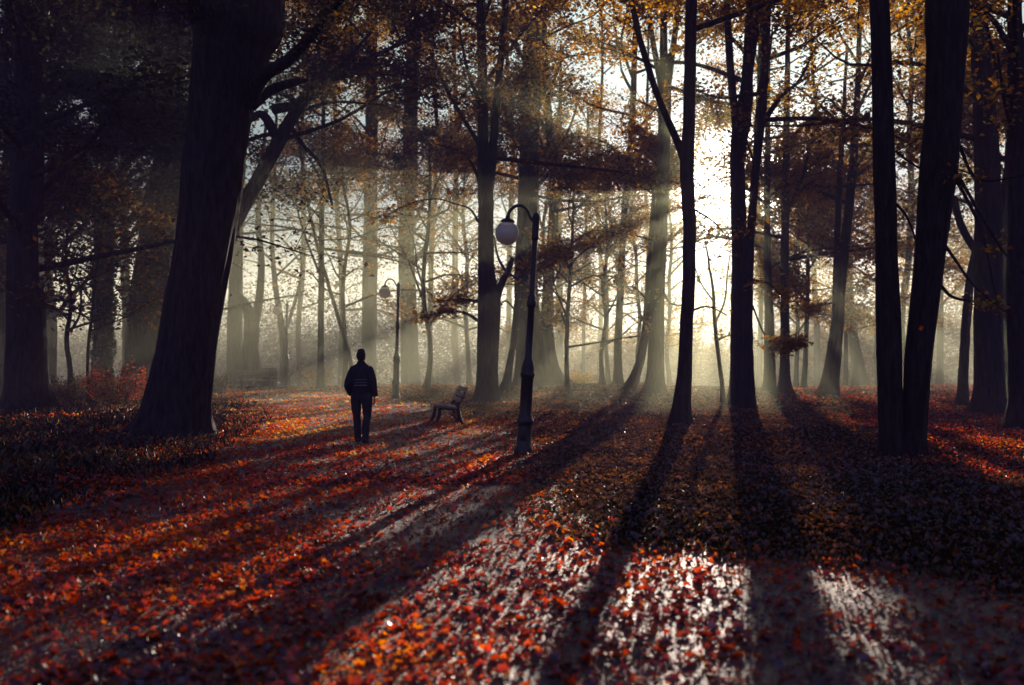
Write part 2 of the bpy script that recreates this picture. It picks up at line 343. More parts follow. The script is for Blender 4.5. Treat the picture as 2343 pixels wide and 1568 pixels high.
TREES = []
def tree(label, Y, pts, limbs=(), crown=None, group=None, H=18., name='tree', mat=None, stems=(), flare=1.0, tint=.5, wob=.035, sides=18, leaf=.145, seed=0, yv=0.0, lm=None, cull=True, dens=1.0, top_w=.35):
    """pts: (px, py, width) from the foot upward, measured at distance Y; limbs: (pts, depth change, leaf count, spray radius); crown: (base z, spread, n limbs, leaves per twig)"""
    g = np.random.default_rng(1000+len(TREES)*17+seed)
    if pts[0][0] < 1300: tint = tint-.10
    conv = lambda q, YY=Y: (np.array(P(q[0], q[1], YY)), q[2]/2/F*YY)
    base = P(pts[0][0], pts[0][1], Y); base.z = float(gz(base.x, base.y))
    root = empty(name, base, label, 'tree', group); TREES.append(root)
    W = MB(); twig_a, twig_b, leafC = [], [], []
    def stem_path(pts, is_main=True):
        A = [conv(q) for q in pts]; Pp = [a for a, _ in A]; R = [r for _, r in A]
        if is_main: Pp[0] = np.array((base.x, base.y, base.z-.25)) if len(pts) < 2 else np.array((Pp[0][0], Pp[0][1], min(Pp[0][2], base.z)-.25))
        if pts[-1][1] < 30:                       # runs out of the picture: go on to the tree's full height
            d = Pp[-1]-Pp[-2]; d /= np.linalg.norm(d); d = d*.6+np.array([0, 0, .4])+g.normal(0, .03, 3); h = max(2., H-Pp[-1][2])
            Pp += [Pp[-1]+d*h*.5, Pp[-1]+d*h]; R += [R[-1]*.6, max(.02, R[-1]*.15)]
        arr = np.column_stack([np.array(Pp), R]); s = catmull(arr, 6 if sides < 20 else 14)
        L_ = np.concatenate([[0], np.cumsum(np.linalg.norm(np.diff(s[:, :3], axis=0), axis=1))]); step = .10 if sides > 30 else .3
        q = np.arange(0, L_[-1], step); q = np.append(q, L_[-1]); s = np.column_stack([np.interp(q, L_, s[:, j]) for j in range(4)])
        if len(s) > 8:
            k = np.ones(3)/3; s = np.column_stack([np.convolve(np.pad(s[:, j], 1, mode='reflect', reflect_type='odd'), k, 'valid') for j in range(4)])
        if sides < 30: s[:, :2] += g.normal(0, .006, (len(s), 2))
        s[:, 3] = np.maximum(s[:, 3], .006)
        return s
    s = stem_path(pts)
    # finer rows near the foot for the root flare
    z0 = base.z; extra = [z0-.25, z0-.05, z0+.05, z0+.15, z0+.28, z0+.45, z0+.7]
    ins = np.array([[np.interp(z, s[:, 2], s[:, j]) for j in range(4)] for z in extra])
    s = np.vstack([ins, s[s[:, 2] > z0+.85]])
    fl = .75*flare*np.exp(-np.clip(s[:, 2]-z0, 0, None)/.3)
    ph = g.random()*6.28
    def add(mb, s, fl=None, sides=sides, wob=wob): mb.tube(s[:, :3], s[:, 3], sides, wob, ph, fl)
    add(W, s, fl)
    stem_objs = [W]
    for st in stems:
        q = stem_path(st[0], st[1])
        if st[1]:
            ins = np.array([[np.interp(z, q[:, 2], q[:, j]) for j in range(4)] for z in extra]); q = np.vstack([ins, q[q[:, 2] > z0+.85]])
            M = MB(); add(M, q, .75*flare*np.exp(-np.clip(q[:, 2]-z0, 0, None)/.3)); stem_objs.append(M)
        else: add(W, q, None)
        stems_paths.append(q) if False else None
    for lb in limbs:
        lp, dY, nl, rad = lb[:4]; n = len(lp)
        A = [conv(q, Y+dY*i/(n-1)) for i, q in enumerate(lp)]
        arr = catmull(np.column_stack([np.array([a for a, _ in A]), [max(r, .006) for _, r in A]]), 5)
        W.tube(arr[:, :3], arr[:, 3], 8, .03, ph)
        if nl:
            m0 = int(len(arr)*(lb[4] if len(lb) > 4 else .35)); tot = max(1, nl//26)
            for _ in range(tot):
                a = arr[g.integers(m0, len(arr)), :3]; d = g.normal(0, 1, 3)*np.array([1, 1, .28]); d /= np.linalg.norm(d)
                b = a+d*rad*(.4+.6*g.random()); b[2] -= .08*rad
                twig_a.append(a); twig_b.append(b); leafC.append((a, b, 26, False))
    if crown:
        cb, spread, nl, lpt = crown; top = max(s[-1, 2], cb+1)
        for i in range(nl):
            t = (i+g.random()*.8)/nl; z = cb+(top-cb)*t**.85
            o = np.array([np.interp(z, s[:, 2], s[:, j]) for j in range(3)]); r0 = np.interp(z, s[:, 2], s[:, 3])
            az = i*2.399+g.normal(0, .4); el = math.radians(20+34*t+g.normal(0, 17)); Ln = spread*(1.05-.65*t)*(.65+.6*g.random())
            d = np.array([math.cos(az)*math.cos(el), math.sin(az)*math.cos(el), math.sin(el)])
            p1 = o+d*Ln*.4+g.normal(0, .12, 3); p2 = o+d*Ln*.75+g.normal(0, .2, 3)+[0, 0, -.03*Ln]; p3 = o+d*Ln+g.normal(0, .3, 3)+[0, 0, -.1*Ln]
            arr = catmull(np.array([o, p1, p2, p3]), 3)
            mid = arr[len(arr)//2][None]
            if g.random() < float(canopy_density(mid[:, 0], mid[:, 1], mid[:, 2])[0])*1.3 and mid[0, 1] > 2:
                W.tube(arr, np.linspace(min(.05+.006*Ln, r0*.6), .01, len(arr)), 5)
            for k in range(12):
                tt = .18+.82*(k+g.random())/12; j = tt*(len(arr)-1); j0 = int(min(j, len(arr)-2)); a = arr[j0]+(arr[j0+1]-arr[j0])*(j-j0)
                a2 = az+(1 if k % 2 else -1)*(.5+.7*g.random()); tl = Ln*.34*(1.15-.6*tt)*(.6+.7*g.random())+.25
                b = a+np.array([math.cos(a2), math.sin(a2), .3*math.sin(el)+g.normal(0, .38)])*tl
                leafC.append((a, b, int(lpt*LEAFX), True)); twig_a.append(a); twig_b.append(b)
    C = np.zeros((0, 3))
    if leafC:
        A = np.array([q[0] for q in leafC]); B = np.array([q[1] for q in leafC]); n = np.array([q[2] for q in leafC]); auto = np.array([q[3] for q in leafC])
        mid = (A+B)/2
        dn = canopy_density(mid[:, 0], np.maximum(mid[:, 1], .5), mid[:, 2])*dens
        nz = vnoise(mid[:, 0]+mid[:, 1]*.35, mid[:, 2]*1.6, 1.5)*.7+g.random(len(mid))*.3
        keep = (~auto) | (nz < smooth01(dn, 0, 1)*.25+dn*.75)
        vis = in_view(mid); n = np.where(auto & ~vis, np.maximum(n//3, 1), n)
        keep &= mid[:, 1] > 3
        A, B, n, auto = A[keep], B[keep], n[keep], auto[keep]
        if len(A):
            idx = np.repeat(np.arange(len(A)), n); t = g.random(len(idx))*1.08
            Ld = np.linalg.norm(B-A, axis=1)[idx][:, None]
            C = A[idx]+(B-A)[idx]*t[:, None]+g.normal(0, 1, (len(idx), 3))*np.array([.22, .22, .20])*np.clip(Ld, .4, 1.2)
            tl_ = tint+np.where(auto, 0., .22)[idx]  # limb sprays tinted brighter, sunlight painted into the leaves
            ok = g.random(len(A)) < .8
            for a, b in zip(A[ok], B[ok]):
                if a[1] < 60: W.tube(np.array([a, (a+b)/2+[0, 0, .03], b]), [.012, .009, .004], 3)
    tr = link('trunk', stem_objs[0].mesh('trunk', True, base), mat or BARK, root)
    for M in stem_objs[1:]: link('trunk', M.mesh('trunk', True, base), mat or BARK, root)
    if len(C):
        up_ = C[:, 2] > gz(C[:, 0], C[:, 1])+.15; C = C[up_]
        V, Fc, t = make_leaves(C, leaf, g, tl_[up_], cull)
        if len(V):
            global NLEAF
            NLEAF += len(C)
            link('crown', mesh_np('crown', V-np.array(base), Fc, False, t), lm or (DARKLEAF if pts[0][0] < 470 else CANOPY), root)  # left trees get darker leaves, painting in the shade over there
    return root, s
NLEAF = 0
LEAFX = 1.6
LEAFMAT = [CANOPY]
stems_paths = []

# ---------------------------------------------------------------- the trees, each measured in the photograph
# great leaning tree by the left edge of the path
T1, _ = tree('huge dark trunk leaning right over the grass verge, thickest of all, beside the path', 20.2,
     [(388,1003,172),(402,930,146),(425,800,128),(446,680,126),(468,560,128),(480,470,132),(486,400,140),(492,330,137),(502,250,140),(514,180,152),(530,90,172),(545,0,200)],
     limbs=[([(565,235,44),(600,175,34),(660,135,28),(720,70,22),(770,10,16),(830,-60,8)], -3, 420, 1.1, .45),
            ([(575,240,30),(620,205,24),(672,188,18),(700,182,7)], 1, 0, 1),
            ([(450,40,40),(420,-20,26),(330,-60,14)], -4, 500, 1.2, .3)],
     crown=(9.5, 6.5, 22, 30), H=19, flare=.55, wob=.03, sides=64, leaf=.13, tint=.42)
tree('second broad trunk with a forked top, standing left of the huge leaning trunk', 34,
     [(318,930,92),(330,800,84),(345,650,80),(362,520,80),(375,430,78),(385,370,66),(392,250,52),(396,130,44),(398,0,36)],
     limbs=[([(385,420,44),(412,380,34),(430,330,26),(450,250,18),(470,120,10)], 1, 200, 1.2),
            ([(350,760,20),(375,700,22),(392,640,16),(400,560,8)], -.5, 0, 1)], crown=(6.5, 6, 34, 44), H=19, tint=.3)
tree('dark ivy-covered trunk left of the second broad trunk, rising from the shrubs', 32,
     [(232,900,46),(235,760,44),(236,640,44),(238,520,42),(244,400,32),(250,250,24),(262,100,18),(280,-10,12)],
     limbs=[([(245,330,16),(285,240,10),(330,210,5)], -1, 180, 1), ([(250,300,16),(205,220,9),(160,190,4)], 1, 160, 1)],
     crown=(4.5, 5, 34, 44), H=16, tint=.34)
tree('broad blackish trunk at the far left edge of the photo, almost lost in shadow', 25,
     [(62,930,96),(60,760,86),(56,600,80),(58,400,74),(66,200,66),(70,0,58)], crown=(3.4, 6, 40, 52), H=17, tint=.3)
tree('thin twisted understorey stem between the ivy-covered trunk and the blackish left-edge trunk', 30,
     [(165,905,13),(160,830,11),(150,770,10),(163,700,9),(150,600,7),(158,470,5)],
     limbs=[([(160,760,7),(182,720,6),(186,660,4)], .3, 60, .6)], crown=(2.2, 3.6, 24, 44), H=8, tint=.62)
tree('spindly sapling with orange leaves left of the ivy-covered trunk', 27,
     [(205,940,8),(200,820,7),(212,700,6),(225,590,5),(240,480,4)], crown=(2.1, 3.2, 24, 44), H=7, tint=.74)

# limb tree behind the great trunk
tree('crooked tree whose long limb climbs right from behind the huge leaning trunk', 31,
     [(440,935,48),(452,800,44),(486,650,40),(535,510,36),(585,420,32),(622,350,32),(655,290,30),(690,235,26),(735,195,20),(790,165,15),(870,120,11),(960,80,6)],
     limbs=[([(640,330,22),(600,262,20),(560,282,12)], -.5, 0, 1), ([(625,250,24),(680,235,20),(720,190,18),(780,150,14),(850,70,8)], -1, 260, 1.1, .4),
            ([(690,235,16),(720,160,12),(735,80,9),(740,0,5)], 1, 260, 1.2, .3),
            ([(660,285,12),(700,340,9),(735,380,8),(760,470,6)], 1, 120, .9, .3)],
     crown=(8, 4.5, 16, 40), H=15, tint=.5, flare=.5)
tree('pale haze-grey broad trunk just right of the huge leaning trunk, behind the far bench', 54,
     [(540,880,36),(538,800,34),(538,700,34),(540,600,30),(545,480,26),(552,300,22),(560,100,16),(565,0,12)], crown=(7, 5, 22, 40), H=20, tint=.45, flare=.15)
tree('two-legged trunk with a bowed limb curling left, behind the far bench', 52,
     [(562,890,26),(568,820,30),(577,760,36),(572,722,28),(562,697,24),(550,680,18),(538,668,10)],
     limbs=[([(594,890,14),(586,820,16),(578,770,20)], .1, 0, 1), ([(577,760,26),(592,690,20),(598,600,16),(590,500,13),(600,380,9),(610,250,6)], .3, 200, 1.4, .4)], crown=None, H=14, tint=.5, flare=.1)
tree('slim dark trunk beside the smallest, farthest lamp', 56,
     [(655,882,22),(650,800,17),(640,720,14),(628,640,12),(622,520,10),(628,400,8),(632,250,6),(640,0,4)],
     limbs=[([(648,770,9),(672,700,8),(690,620,6),(684,560,4)], .4, 80, 1)], crown=(5, 4.2, 22, 40), H=18, tint=.5)
tree('straight slim dark trunk halfway between the farthest lamp and the walking person', 44,
     [(733,872,17),(734,780,14),(735,640,13),(736,500,12),(738,330,10),(742,150,8),(748,0,5)],
     limbs=[([(736,640,6),(705,560,5),(680,480,4),(668,400,3)], 1, 60, 1.)], crown=(5.5, 4.5, 22, 44), H=17, tint=.5)
tree('thin trunk slanting left from behind the walking person', 42,
     [(815,880,11),(800,820,10),(775,730,9),(748,640,8),(725,560,7),(705,470,6),(690,380,5),(680,250,4)], crown=(6, 3.4, 14, 44), H=12, tint=.55)
tree('tall hazy trunk rising above the head of the walking person', 58,
     [(843,880,34),(845,760,34),(846,600,32),(848,450,32),(850,300,30),(850,150,27),(850,0,24)],
     limbs=[([(846,430,12),(805,380,9),(770,300,6),(760,210,4)], 1, 130, 1.4)], crown=(6.5, 5.4, 34, 48), H=21, tint=.5)
tree('wide shadowy trunk just behind the second lamp', 57,
     [(943,880,44),(938,800,41),(934,700,40),(930,600,38),(930,500,36),(936,400,36),(940,250,33),(944,100,30),(946,0,27)],
     limbs=[([(935,620,12),(975,560,9),(1005,480,6),(1030,440,4)], -1, 160, 1.2), ([(934,540,12),(965,470,9),(1000,350,6)], 1, 120, 1.2)], crown=(6, 5.5, 34, 48), H=20, tint=.5, flare=.3)

# the middle group
tree('tall trunk forking into two upright stems, standing behind the near bench', 32.6,
     [(1115,925,52),(1113,860,44),(1112,780,40),(1112,700,36),(1112,600,35),(1112,500,35),(1110,420,36),(1106,340,27),(1104,250,24),(1103,150,22),(1101,60,20),(1100,0,19)],
     stems=[([(1118,430,24),(1125,370,23),(1131,300,20),(1137,220,18),(1147,120,16),(1158,0,14)], False)],
     limbs=[([(1095,508,6),(1075,478,5),(1040,466,4),(1000,455,3.4),(950,462,3),(900,484,2.4),(870,505,2)], -2.5, 900, .55, .62),
            ([(1098,420,9),(1080,375,7),(1050,345,5),(1000,330,3)], 1, 150, 1),
            ([(1096,330,12),(1060,270,9),(1020,200,7),(985,120,5)], 1.5, 220, 1.2),
            ([(1100,240,12),(1070,160,8),(1050,60,5)], -1.5, 220, 1.2),
            ([(1095,735,8),(1060,715,6),(1010,715,5),(960,728,3)], -1.5, 640, .62, .25),
            ([(1098,690,8),(1050,685,5),(1000,690,3)], .5, 420, .6, .35)],
     crown=(7.5, 5, 30, 46), H=19, tint=.45)
tree('small Y-shaped trunk close behind the tall forked trunk', 35,
     [(1124,905,26),(1128,820,26),(1131,750,27),(1133,690,28),(1128,650,18),(1123,610,15),(1124,560,13),(1120,500,9)],
     stems=[([(1133,695,20),(1145,655,17),(1160,625,15),(1174,590,11)], False)],
     limbs=[([(1160,625,7),(1140,590,6),(1130,540,4)], .5, 0, 1), ([(1160,622,6),(1185,640,5),(1200,650,3)], .3, 30, .6)], crown=None, tint=.5, H=8)
tree('thin curved trunk in the haze between the tall forked trunk and the massive trunk', 39,
     [(1155,898,22),(1162,860,17),(1174,790,14),(1182,710,14),(1190,620,11),(1200,480,8)], crown=None, limbs=[([(1185,720,5),(1160,690,4),(1140,700,3)], .5, 60, .8)], H=10)
tree('massive pale-grey trunk directly behind the nearest lamp', 41,
     [(1222,905,96),(1218,850,76),(1212,780,62),(1207,700,56),(1204,620,52),(1206,540,50),(1208,450,48),(1211,350,45),(1213,250,43),(1216,120,40),(1220,0,38)],
     limbs=[([(1195,330,12),(1160,270,9),(1140,180,6)], 1, 130, 1.3), ([(1235,420,10),(1275,380,8),(1330,370,6),(1390,345,3)], -1, 240, 1.0)],
     crown=(7.5, 6, 34, 48), H=22, tint=.5, flare=.45)
tree('slender swaying trunk immediately right of the nearest lamp post', 43,
     [(1276,898,54),(1264,850,34),(1256,790,27),(1252,720,24),(1256,640,23),(1264,540,22),(1268,430,22),(1262,330,21),(1252,230,18),(1246,120,16),(1244,0,14)],
     limbs=[([(1262,690,10),(1245,680,6)], 0, 0, 1), ([(1262,600,7),(1300,570,6),(1345,560,4)], -1.5, 520, .62, .2), ([(1262,640,6),(1310,625,5),(1355,600,3)], -2, 420, .6, .3),
            ([(1266,350,8),(1300,300,6),(1330,210,4)], 1, 160, 1.2)], crown=(7.5, 4.8, 26, 46), H=18, tint=.55, flare=1.1)
tree('faint pale trunk seen in the bright haze right of the slender swaying trunk', 66,
     [(1283,888,20),(1281,800,17),(1280,700,16),(1279,560,14),(1280,350,10),(1284,100,7)], crown=(8, 4.5, 16, 40), H=20, tint=.62)
tree('pencil-thin trunk alone in the bright haze left of the swaying slim trunks', 58,
     [(1333,892,9),(1335,800,8),(1337,700,8),(1340,560,7),(1343,400,6),(1346,250,5)], limbs=[([(1337,700,4),(1370,665,3),(1395,660,2)], -1, 160, .8, .3), ([(1337,640,4),(1310,600,3)], 1, 100, .8)],
     crown=(5, 2.6, 14, 40), H=14, tint=.65)
tree('slim trunk with a slight S bend, first to the left of the strongly bowed trunk', 42,
     [(1416,908,24),(1414,850,19),(1414,780,18),(1418,700,17),(1423,600,16),(1427,520,16),(1436,420,15),(1444,320,14),(1450,200,13),(1454,80,12),(1456,0,11)],
     limbs=[([(1426,520,5),(1460,480,4),(1490,465,2)], -1, 90, .9), ([(1440,380,6),(1400,340,4),(1370,330,3)], 1, 120, 1)], crown=(8.5, 4.2, 20, 44), H=18, tint=.58)
tree('strongly bowed slim trunk arching up to touch the trunk on its right', 39,
     [(1425,932,30),(1442,890,22),(1460,845,20),(1473,790,18),(1480,720,17),(1484,640,15),(1490,540,13),(1497,440,10),(1500,330,7)],
     limbs=[([(1482,690,5),(1455,660,4),(1430,655,2)], -.6, 110, .7)], crown=(7, 2.4, 8, 40), H=11, tint=.65)
tree('straight grey trunk splitting high into five stems, right of the bowed trunk', 36,
     [(1499,945,48),(1500,880,40),(1501,800,37),(1503,700,33),(1508,600,31),(1513,500,29),(1518,400,28),(1521,300,29),(1522,220,31),(1520,150,20),(1519,60,16),(1520,0,14)],
     stems=[([(1520,230,18),(1506,150,14),(1494,90,12),(1484,0,9)], False), ([(1524,225,18),(1535,150,15),(1546,70,13),(1554,0,12)], False)],
     limbs=[([(1508,640,8),(1530,690,5),(1560,700,3)], -1, 240, .6, .3), ([(1500,770,6),(1478,735,4),(1460,725,2)], -1, 150, .6), ([(1514,470,6),(1490,430,5),(1478,400,3)], -1, 200, .7),
            ([(1510,560,6),(1478,545,5),(1455,540,3)], -1.2, 200, .6)],
     crown=(9, 5, 24, 46), H=19, tint=.58)
tree('smooth trunk with a wide Y fork at mid height, left of the bright sun', 22,
     [(1556,992,50),(1560,930,40),(1566,860,33),(1569,790,31),(1573,700,30),(1577,600,30),(1578,500,31),(1573,420,32),(1572,360,34),(1577,290,29),(1580,200,28),(1582,100,27),(1583,0,27)],
     stems=[([(1574,385,22),(1562,345,20),(1546,315,18),(1525,265,16),(1504,215,15),(1483,150,15),(1463,80,14),(1446,0,13)], False)],
     limbs=[([(1590,480,5),(1630,505,4),(1668,545,2)], 1, 60, .5), ([(1584,710,5),(1620,702,4),(1665,722,2)], 1, 60, .5)],
     crown=(8.2, 4.5, 18, 40), H=15, tint=.55, leaf=.13, flare=.8)
tree('bare twiggy sapling in the sunlit gap right of the Y-forked trunk', 30.5,
     [(1654,938,11),(1652,880,10),(1645,820,9),(1637,760,9),(1634,700,8),(1630,650,6),(1620,590,4),(1612,540,2)],
     limbs=[([(1636,740,5),(1658,690,4),(1664,630,3),(1672,570,2)], .5, 40, .5), ([(1633,690,4),(1605,650,3),(1590,610,2)], .5, 30, .5), ([(1640,780,4),(1670,768,3),(1700,780,2)], -.5, 220, .5)], crown=None, H=6, tint=.8)
tree('trunk crossing the sun disc, with three stems spreading above', 29.5,
     [(1690,946,42),(1689,860,37),(1689,780,36),(1690,700,36),(1692,600,36),(1691,500,36),(1688,430,34),(1688,370,34),(1694,310,40),(1704,250,36),(1710,180,24),(1714,100,20),(1718,0,17)],
     stems=[([(1690,320,22),(1682,260,18),(1674,180,17),(1668,90,16),(1664,0,14)], False), ([(1706,260,20),(1715,180,16),(1728,90,13),(1740,0,11)], False)],
     crown=(8.8, 4.6, 24, 44), H=17, tint=.55)
tree('darker slim trunk pressed against the right side of the sun-crossing trunk', 28.3,
     [(1714,948,30),(1713,860,25),(1711,780,24),(1711,680,23),(1716,600,19),(1720,520,18),(1726,440,18),(1734,350,19),(1741,270,25),(1746,180,24),(1750,90,24),(1756,0,24)],
     limbs=[([(1740,290,14),(1770,245,12),(1800,210,9),(1832,180,7),(1870,100,4)], 1, 260, 1), ([(1722,700,5),(1752,770,4),(1790,790,3),(1828,786,2)], -2, 700, .5, .4),
            ([(1722,640,5),(1760,650,4),(1800,690,2)], -.5, 240, .7), ([(1730,380,6),(1700,300,4)], 1, 30, .8)],
     crown=(8, 4.4, 22, 44), H=16, tint=.5)
tree('dark straight trunk, first one to the right of the sun-crossing pair', 38.5,
     [(1762,948,30),(1762,880,25),(1761,800,24),(1759,700,20),(1757,600,17),(1756,480,15),(1757,350,13),(1758,200,11),(1760,0,9)],
     crown=(4.5, 4.4, 28, 46), H=17, tint=.5)
tree('tall trunk with a flared foot, second to the right of the sun-crossing pair', 38,
     [(1798,946,34),(1796,880,25),(1796,800,21),(1796,700,20),(1796,600,20),(1797,500,19),(1799,400,17),(1801,280,14),(1803,150,12),(1806,0,9)],
     limbs=[([(1797,480,6),(1830,440,5),(1865,410,3)], -.5, 160, 1)], crown=(5, 4.8, 28, 46), H=17, tint=.55)
tree('thin tilted stem between the flared-foot trunk and the pale leaning pair', 42,
     [(1838,936,14),(1840,870,12),(1845,780,11),(1848,680,9),(1850,560,8),(1852,450,7),(1856,320,5)], crown=(3, 3.2, 26, 44), H=13, tint=.62)
tree('pale trunk leaning right with a thinner stem alongside, left of the dark twin trunk', 37,
     [(1890,940,50),(1900,870,36),(1910,800,32),(1918,720,26),(1926,640,22),(1934,560,22),(1944,470,22),(1953,380,20),(1960,280,16),(1966,150,12),(1970,0,9)],
     stems=[([(1908,790,18),(1912,700,16),(1915,600,15),(1919,480,14),(1925,360,12),(1932,250,9),(1940,100,6)], False)],
     limbs=[([(1920,690,5),(1870,700,4),(1840,705,2)], -1, 200, .7), ([(1952,400,6),(1990,330,4),(2010,260,3)], 0, 160, 1)], crown=(6, 4.8, 28, 46), H=18, tint=.55)
tree('ghostly pale trunk leaning left in the haze, just left of the dark twin trunk', 56,
     [(1972,885,34),(1962,830,28),(1953,780,24),(1946,720,22),(1943,640,17),(1944,520,13),(1948,350,9)], crown=(7, 3.6, 20, 40), H=17, tint=.55)
tree('near-black twin trunk splitting at the ground into two leaning stems', 16.2,
     [(2040,1052,54),(2038,1000,50),(2036,900,52),(2034,800,55),(2032,700,54),(2029,600,49),(2027,500,48),(2024,400,49),(2022,300,47),(2020,200,46),(2017,100,44),(2014,0,43)],
     stems=[([(2089,1052,52),(2091,1000,46),(2096,900,54),(2101,820,59),(2110,740,61),(2122,640,64),(2132,540,70),(2141,450,77),(2150,370,82),(2158,280,80),(2162,200,82),(2167,100,88),(2170,0,94)], True)],
     limbs=[([(2180,395,10),(2205,440,8),(2235,500,7),(2255,560,5),(2275,660,4),(2290,740,2)], -2, 0, .4),
            ([(2182,385,11),(2210,430,8),(2250,500,7),(2300,580,6),(2360,640,5)], -3, 40, .5),
            ([(2162,560,8),(2190,600,7),(2225,650,5),(2270,690,4),(2310,720,3)], -1.5, 30, .4),
            ([(2150,650,9),(2180,680,7),(2230,690,5),(2280,695,3)], 1, 30, .4),
            ([(2195,330,9),(2240,410,6),(2350,400,4)], -1, 60, .5),
            ([(2052,468,7),(2072,490,6),(2090,530,5),(2100,570,5),(2108,600,4)], -.3, 0, 1), ([(2050,345,8),(2075,365,6),(2105,385,5)], 0, 0, 1)],
     crown=(7.8, 5, 14, 34), H=13, tint=.5, leaf=.10, flare=.35, sides=48)
tree('slender pale trunk next right of the dark twin trunk, with a diagonal bough', 30,
     [(2202,972,26),(2204,880,22),(2208,780,22),(2216,680,20),(2226,600,17),(2240,540,14),(2250,460,11)],
     limbs=[([(2240,575,26),(2215,545,18),(2195,500,17),(2184,450,15)], .5, 0, 1)], crown=None, H=9, tint=.5)
tree('broad hazy trunk with spreading roots, second to the right of the dark twin trunk', 27,
     [(2266,990,72),(2263,930,66),(2262,850,64),(2262,760,62),(2263,650,58),(2263,560,60),(2263,480,56),(2260,400,54),(2256,300,50),(2250,180,44),(2244,0,36)],
     limbs=[([(2280,520,22),(2300,420,16),(2318,300,12),(2326,120,8)], .5, 120, 1), ([(2258,270,22),(2240,180,16),(2236,60,12)], .3, 120, 1)], crown=(6.5, 5.5, 34, 44), H=17, tint=.55, leaf=.13)
tree('tilted slim trunk in the purple haze right of the spreading-root trunk', 33,
     [(2302,975,20),(2300,880,20),(2302,760,22),(2306,640,24),(2306,500,20),(2308,350,14),(2312,150,9)], crown=(5.5, 4.8, 26, 44), H=16, tint=.55)
tree('black trunk cut off by the right edge of the photo', 21,
     [(2345,1012,72),(2342,920,64),(2337,840,56),(2336,740,62),(2338,640,64),(2336,500,54),(2334,350,46),(2330,200,38),(2326,60,32),(2324,0,30)],
     limbs=[([(2322,740,12),(2335,640,9),(2370,600,6)], .5, 0, 1), ([(2330,260,12),(2290,180,9),(2262,60,6)], 0, 160, 1.), ([(2330,330,10),(2302,240,8),(2285,120,6)], -1, 160, 1.)], crown=(6, 5, 26, 40), H=14, tint=.5, leaf=.12)

# slimmer stems and high crowns deeper in the haze
def far(px, Y, w, H, label, cb, spread=5., nl=26, lpt=44, lean=0, tint=.5, group=None, top=0):
    g = np.random.default_rng(int(px)+7); b = HOR+F*(CAM_H-float(gz((px-CX)/F*Y, Y)))/Y
    ys = np.linspace(b, top, 7); xs = px+lean*np.linspace(0, 1, 7)+g.normal(0, 5, 7)*np.array([0, 1, 1, 1, 1, 1, 1])
    ws = w*np.array([1.25, 1.05, .98, .9, .8, .62, .45])
    return tree(label, Y, list(zip(xs, ys, ws)), crown=(cb, spread, nl, lpt), H=H, tint=tint, group=group, sides=9)
far(690, 62, 12, 20, 'slim far trunk in the haze between the farthest lamp and the straight dark trunk', 4, 5.5, lean=10)
far(780, 60, 12, 20, 'slim far trunk in the haze just left of the walking person', 3.6, 5.5, lean=-12)
far(985, 60, 12, 19, 'slim far trunk in the haze right of the second lamp, above the near bench', 3.4, 5.5, lean=6)
far(1050, 64, 14, 20, 'slim far trunk in the haze left of the tall forked trunk', 3.8, 5.5, lean=-6)
far(1160, 66, 13, 20, 'slim far trunk in the haze behind the Y-shaped trunk', 5, 5, lean=8)
far(1370, 72, 10, 20, 'slim far trunk in the brightest haze left of the S-bend trunk', 8, 4.4, 18, lean=8, tint=.65)
far(1478, 70, 9, 20, 'slim far trunk peeping out behind the bowed trunk', 9, 4.2, 16, lean=6, tint=.65)
far(1735, 62, 11, 20, 'slim far trunk in golden haze behind the sun-crossing pair', 4, 4.8, 26, lean=5, tint=.62)
far(1870, 64, 12, 20, 'slim far trunk in golden haze behind the thin tilted stem', 3.4, 5, 28, lean=-8, tint=.6)
far(2070, 52, 16, 20, 'slim trunk in the haze seen through the gap of the dark twin trunk', 4, 5, 28, lean=12, tint=.6)
far(2150, 58, 14, 20, 'slim far trunk in the haze right behind the dark twin trunk', 3.8, 5, 28, lean=-4, tint=.55)
far(2010, 60, 12, 20, 'slim far trunk in the haze hidden by the left stem of the twin trunk', 4, 5, 28, lean=-10, tint=.6)
far(440, 48, 20, 18, 'hazy trunk mostly hidden by the huge leaning trunk', 3, 6, 34, lean=10, tint=.45)
far(110, 40, 24, 18, 'dim trunk deep in the dark wood left of the spindly orange sapling', 2.6, 6, 40, 48, lean=10, tint=.42)
far(290, 44, 20, 18, 'dim trunk deep in the wood between the ivy-covered and second broad trunks', 2.8, 6, 40, 48, lean=-8, tint=.5)
far(15, 33, 34, 17, 'dim trunk deep in the wood at the very left border', 2.4, 6, 40, 48, lean=0, tint=.35)
far(975, 41, 11, 12, 'leafy brown sapling right of the second lamp, behind the near bench', 2.6, 4.0, 16, 32, lean=6, tint=.5, top=330)
far(790, 44, 10, 12, 'leafy brown sapling in the haze just above left of the walking person', 3.0, 4.0, 16, 32, lean=-6, tint=.6, top=330)
far(1075, 50, 10, 12, 'leafy hazy sapling between the near bench and the tall forked trunk', 2.2, 4.0, 26, 40, lean=-8, tint=.6, top=330)
far(1240, 47, 10, 12, 'leafy hazy sapling half hidden behind the massive trunk', 2.6, 4.2, 28, 40, lean=10, tint=.6, top=330)
far(1395, 50, 9, 12, 'leafy golden sapling in bright haze left of the S-bend trunk', 2.4, 4.0, 26, 40, lean=-8, tint=.7, top=330)
far(1535, 48, 9, 11, 'leafy golden sapling in bright haze between the five-stemmed and Y-forked trunks', 2.2, 3.2, 22, 40, lean=-6, tint=.72, top=400)
far(1820, 46, 9, 12, 'leafy golden sapling right of the flared-foot trunk', 2.2, 4.2, 28, 42, lean=8, tint=.7, top=330)
far(1935, 50, 9, 12, 'leafy golden sapling behind the pale leaning pair', 2.4, 4.2, 28, 42, lean=8, tint=.68, top=330)
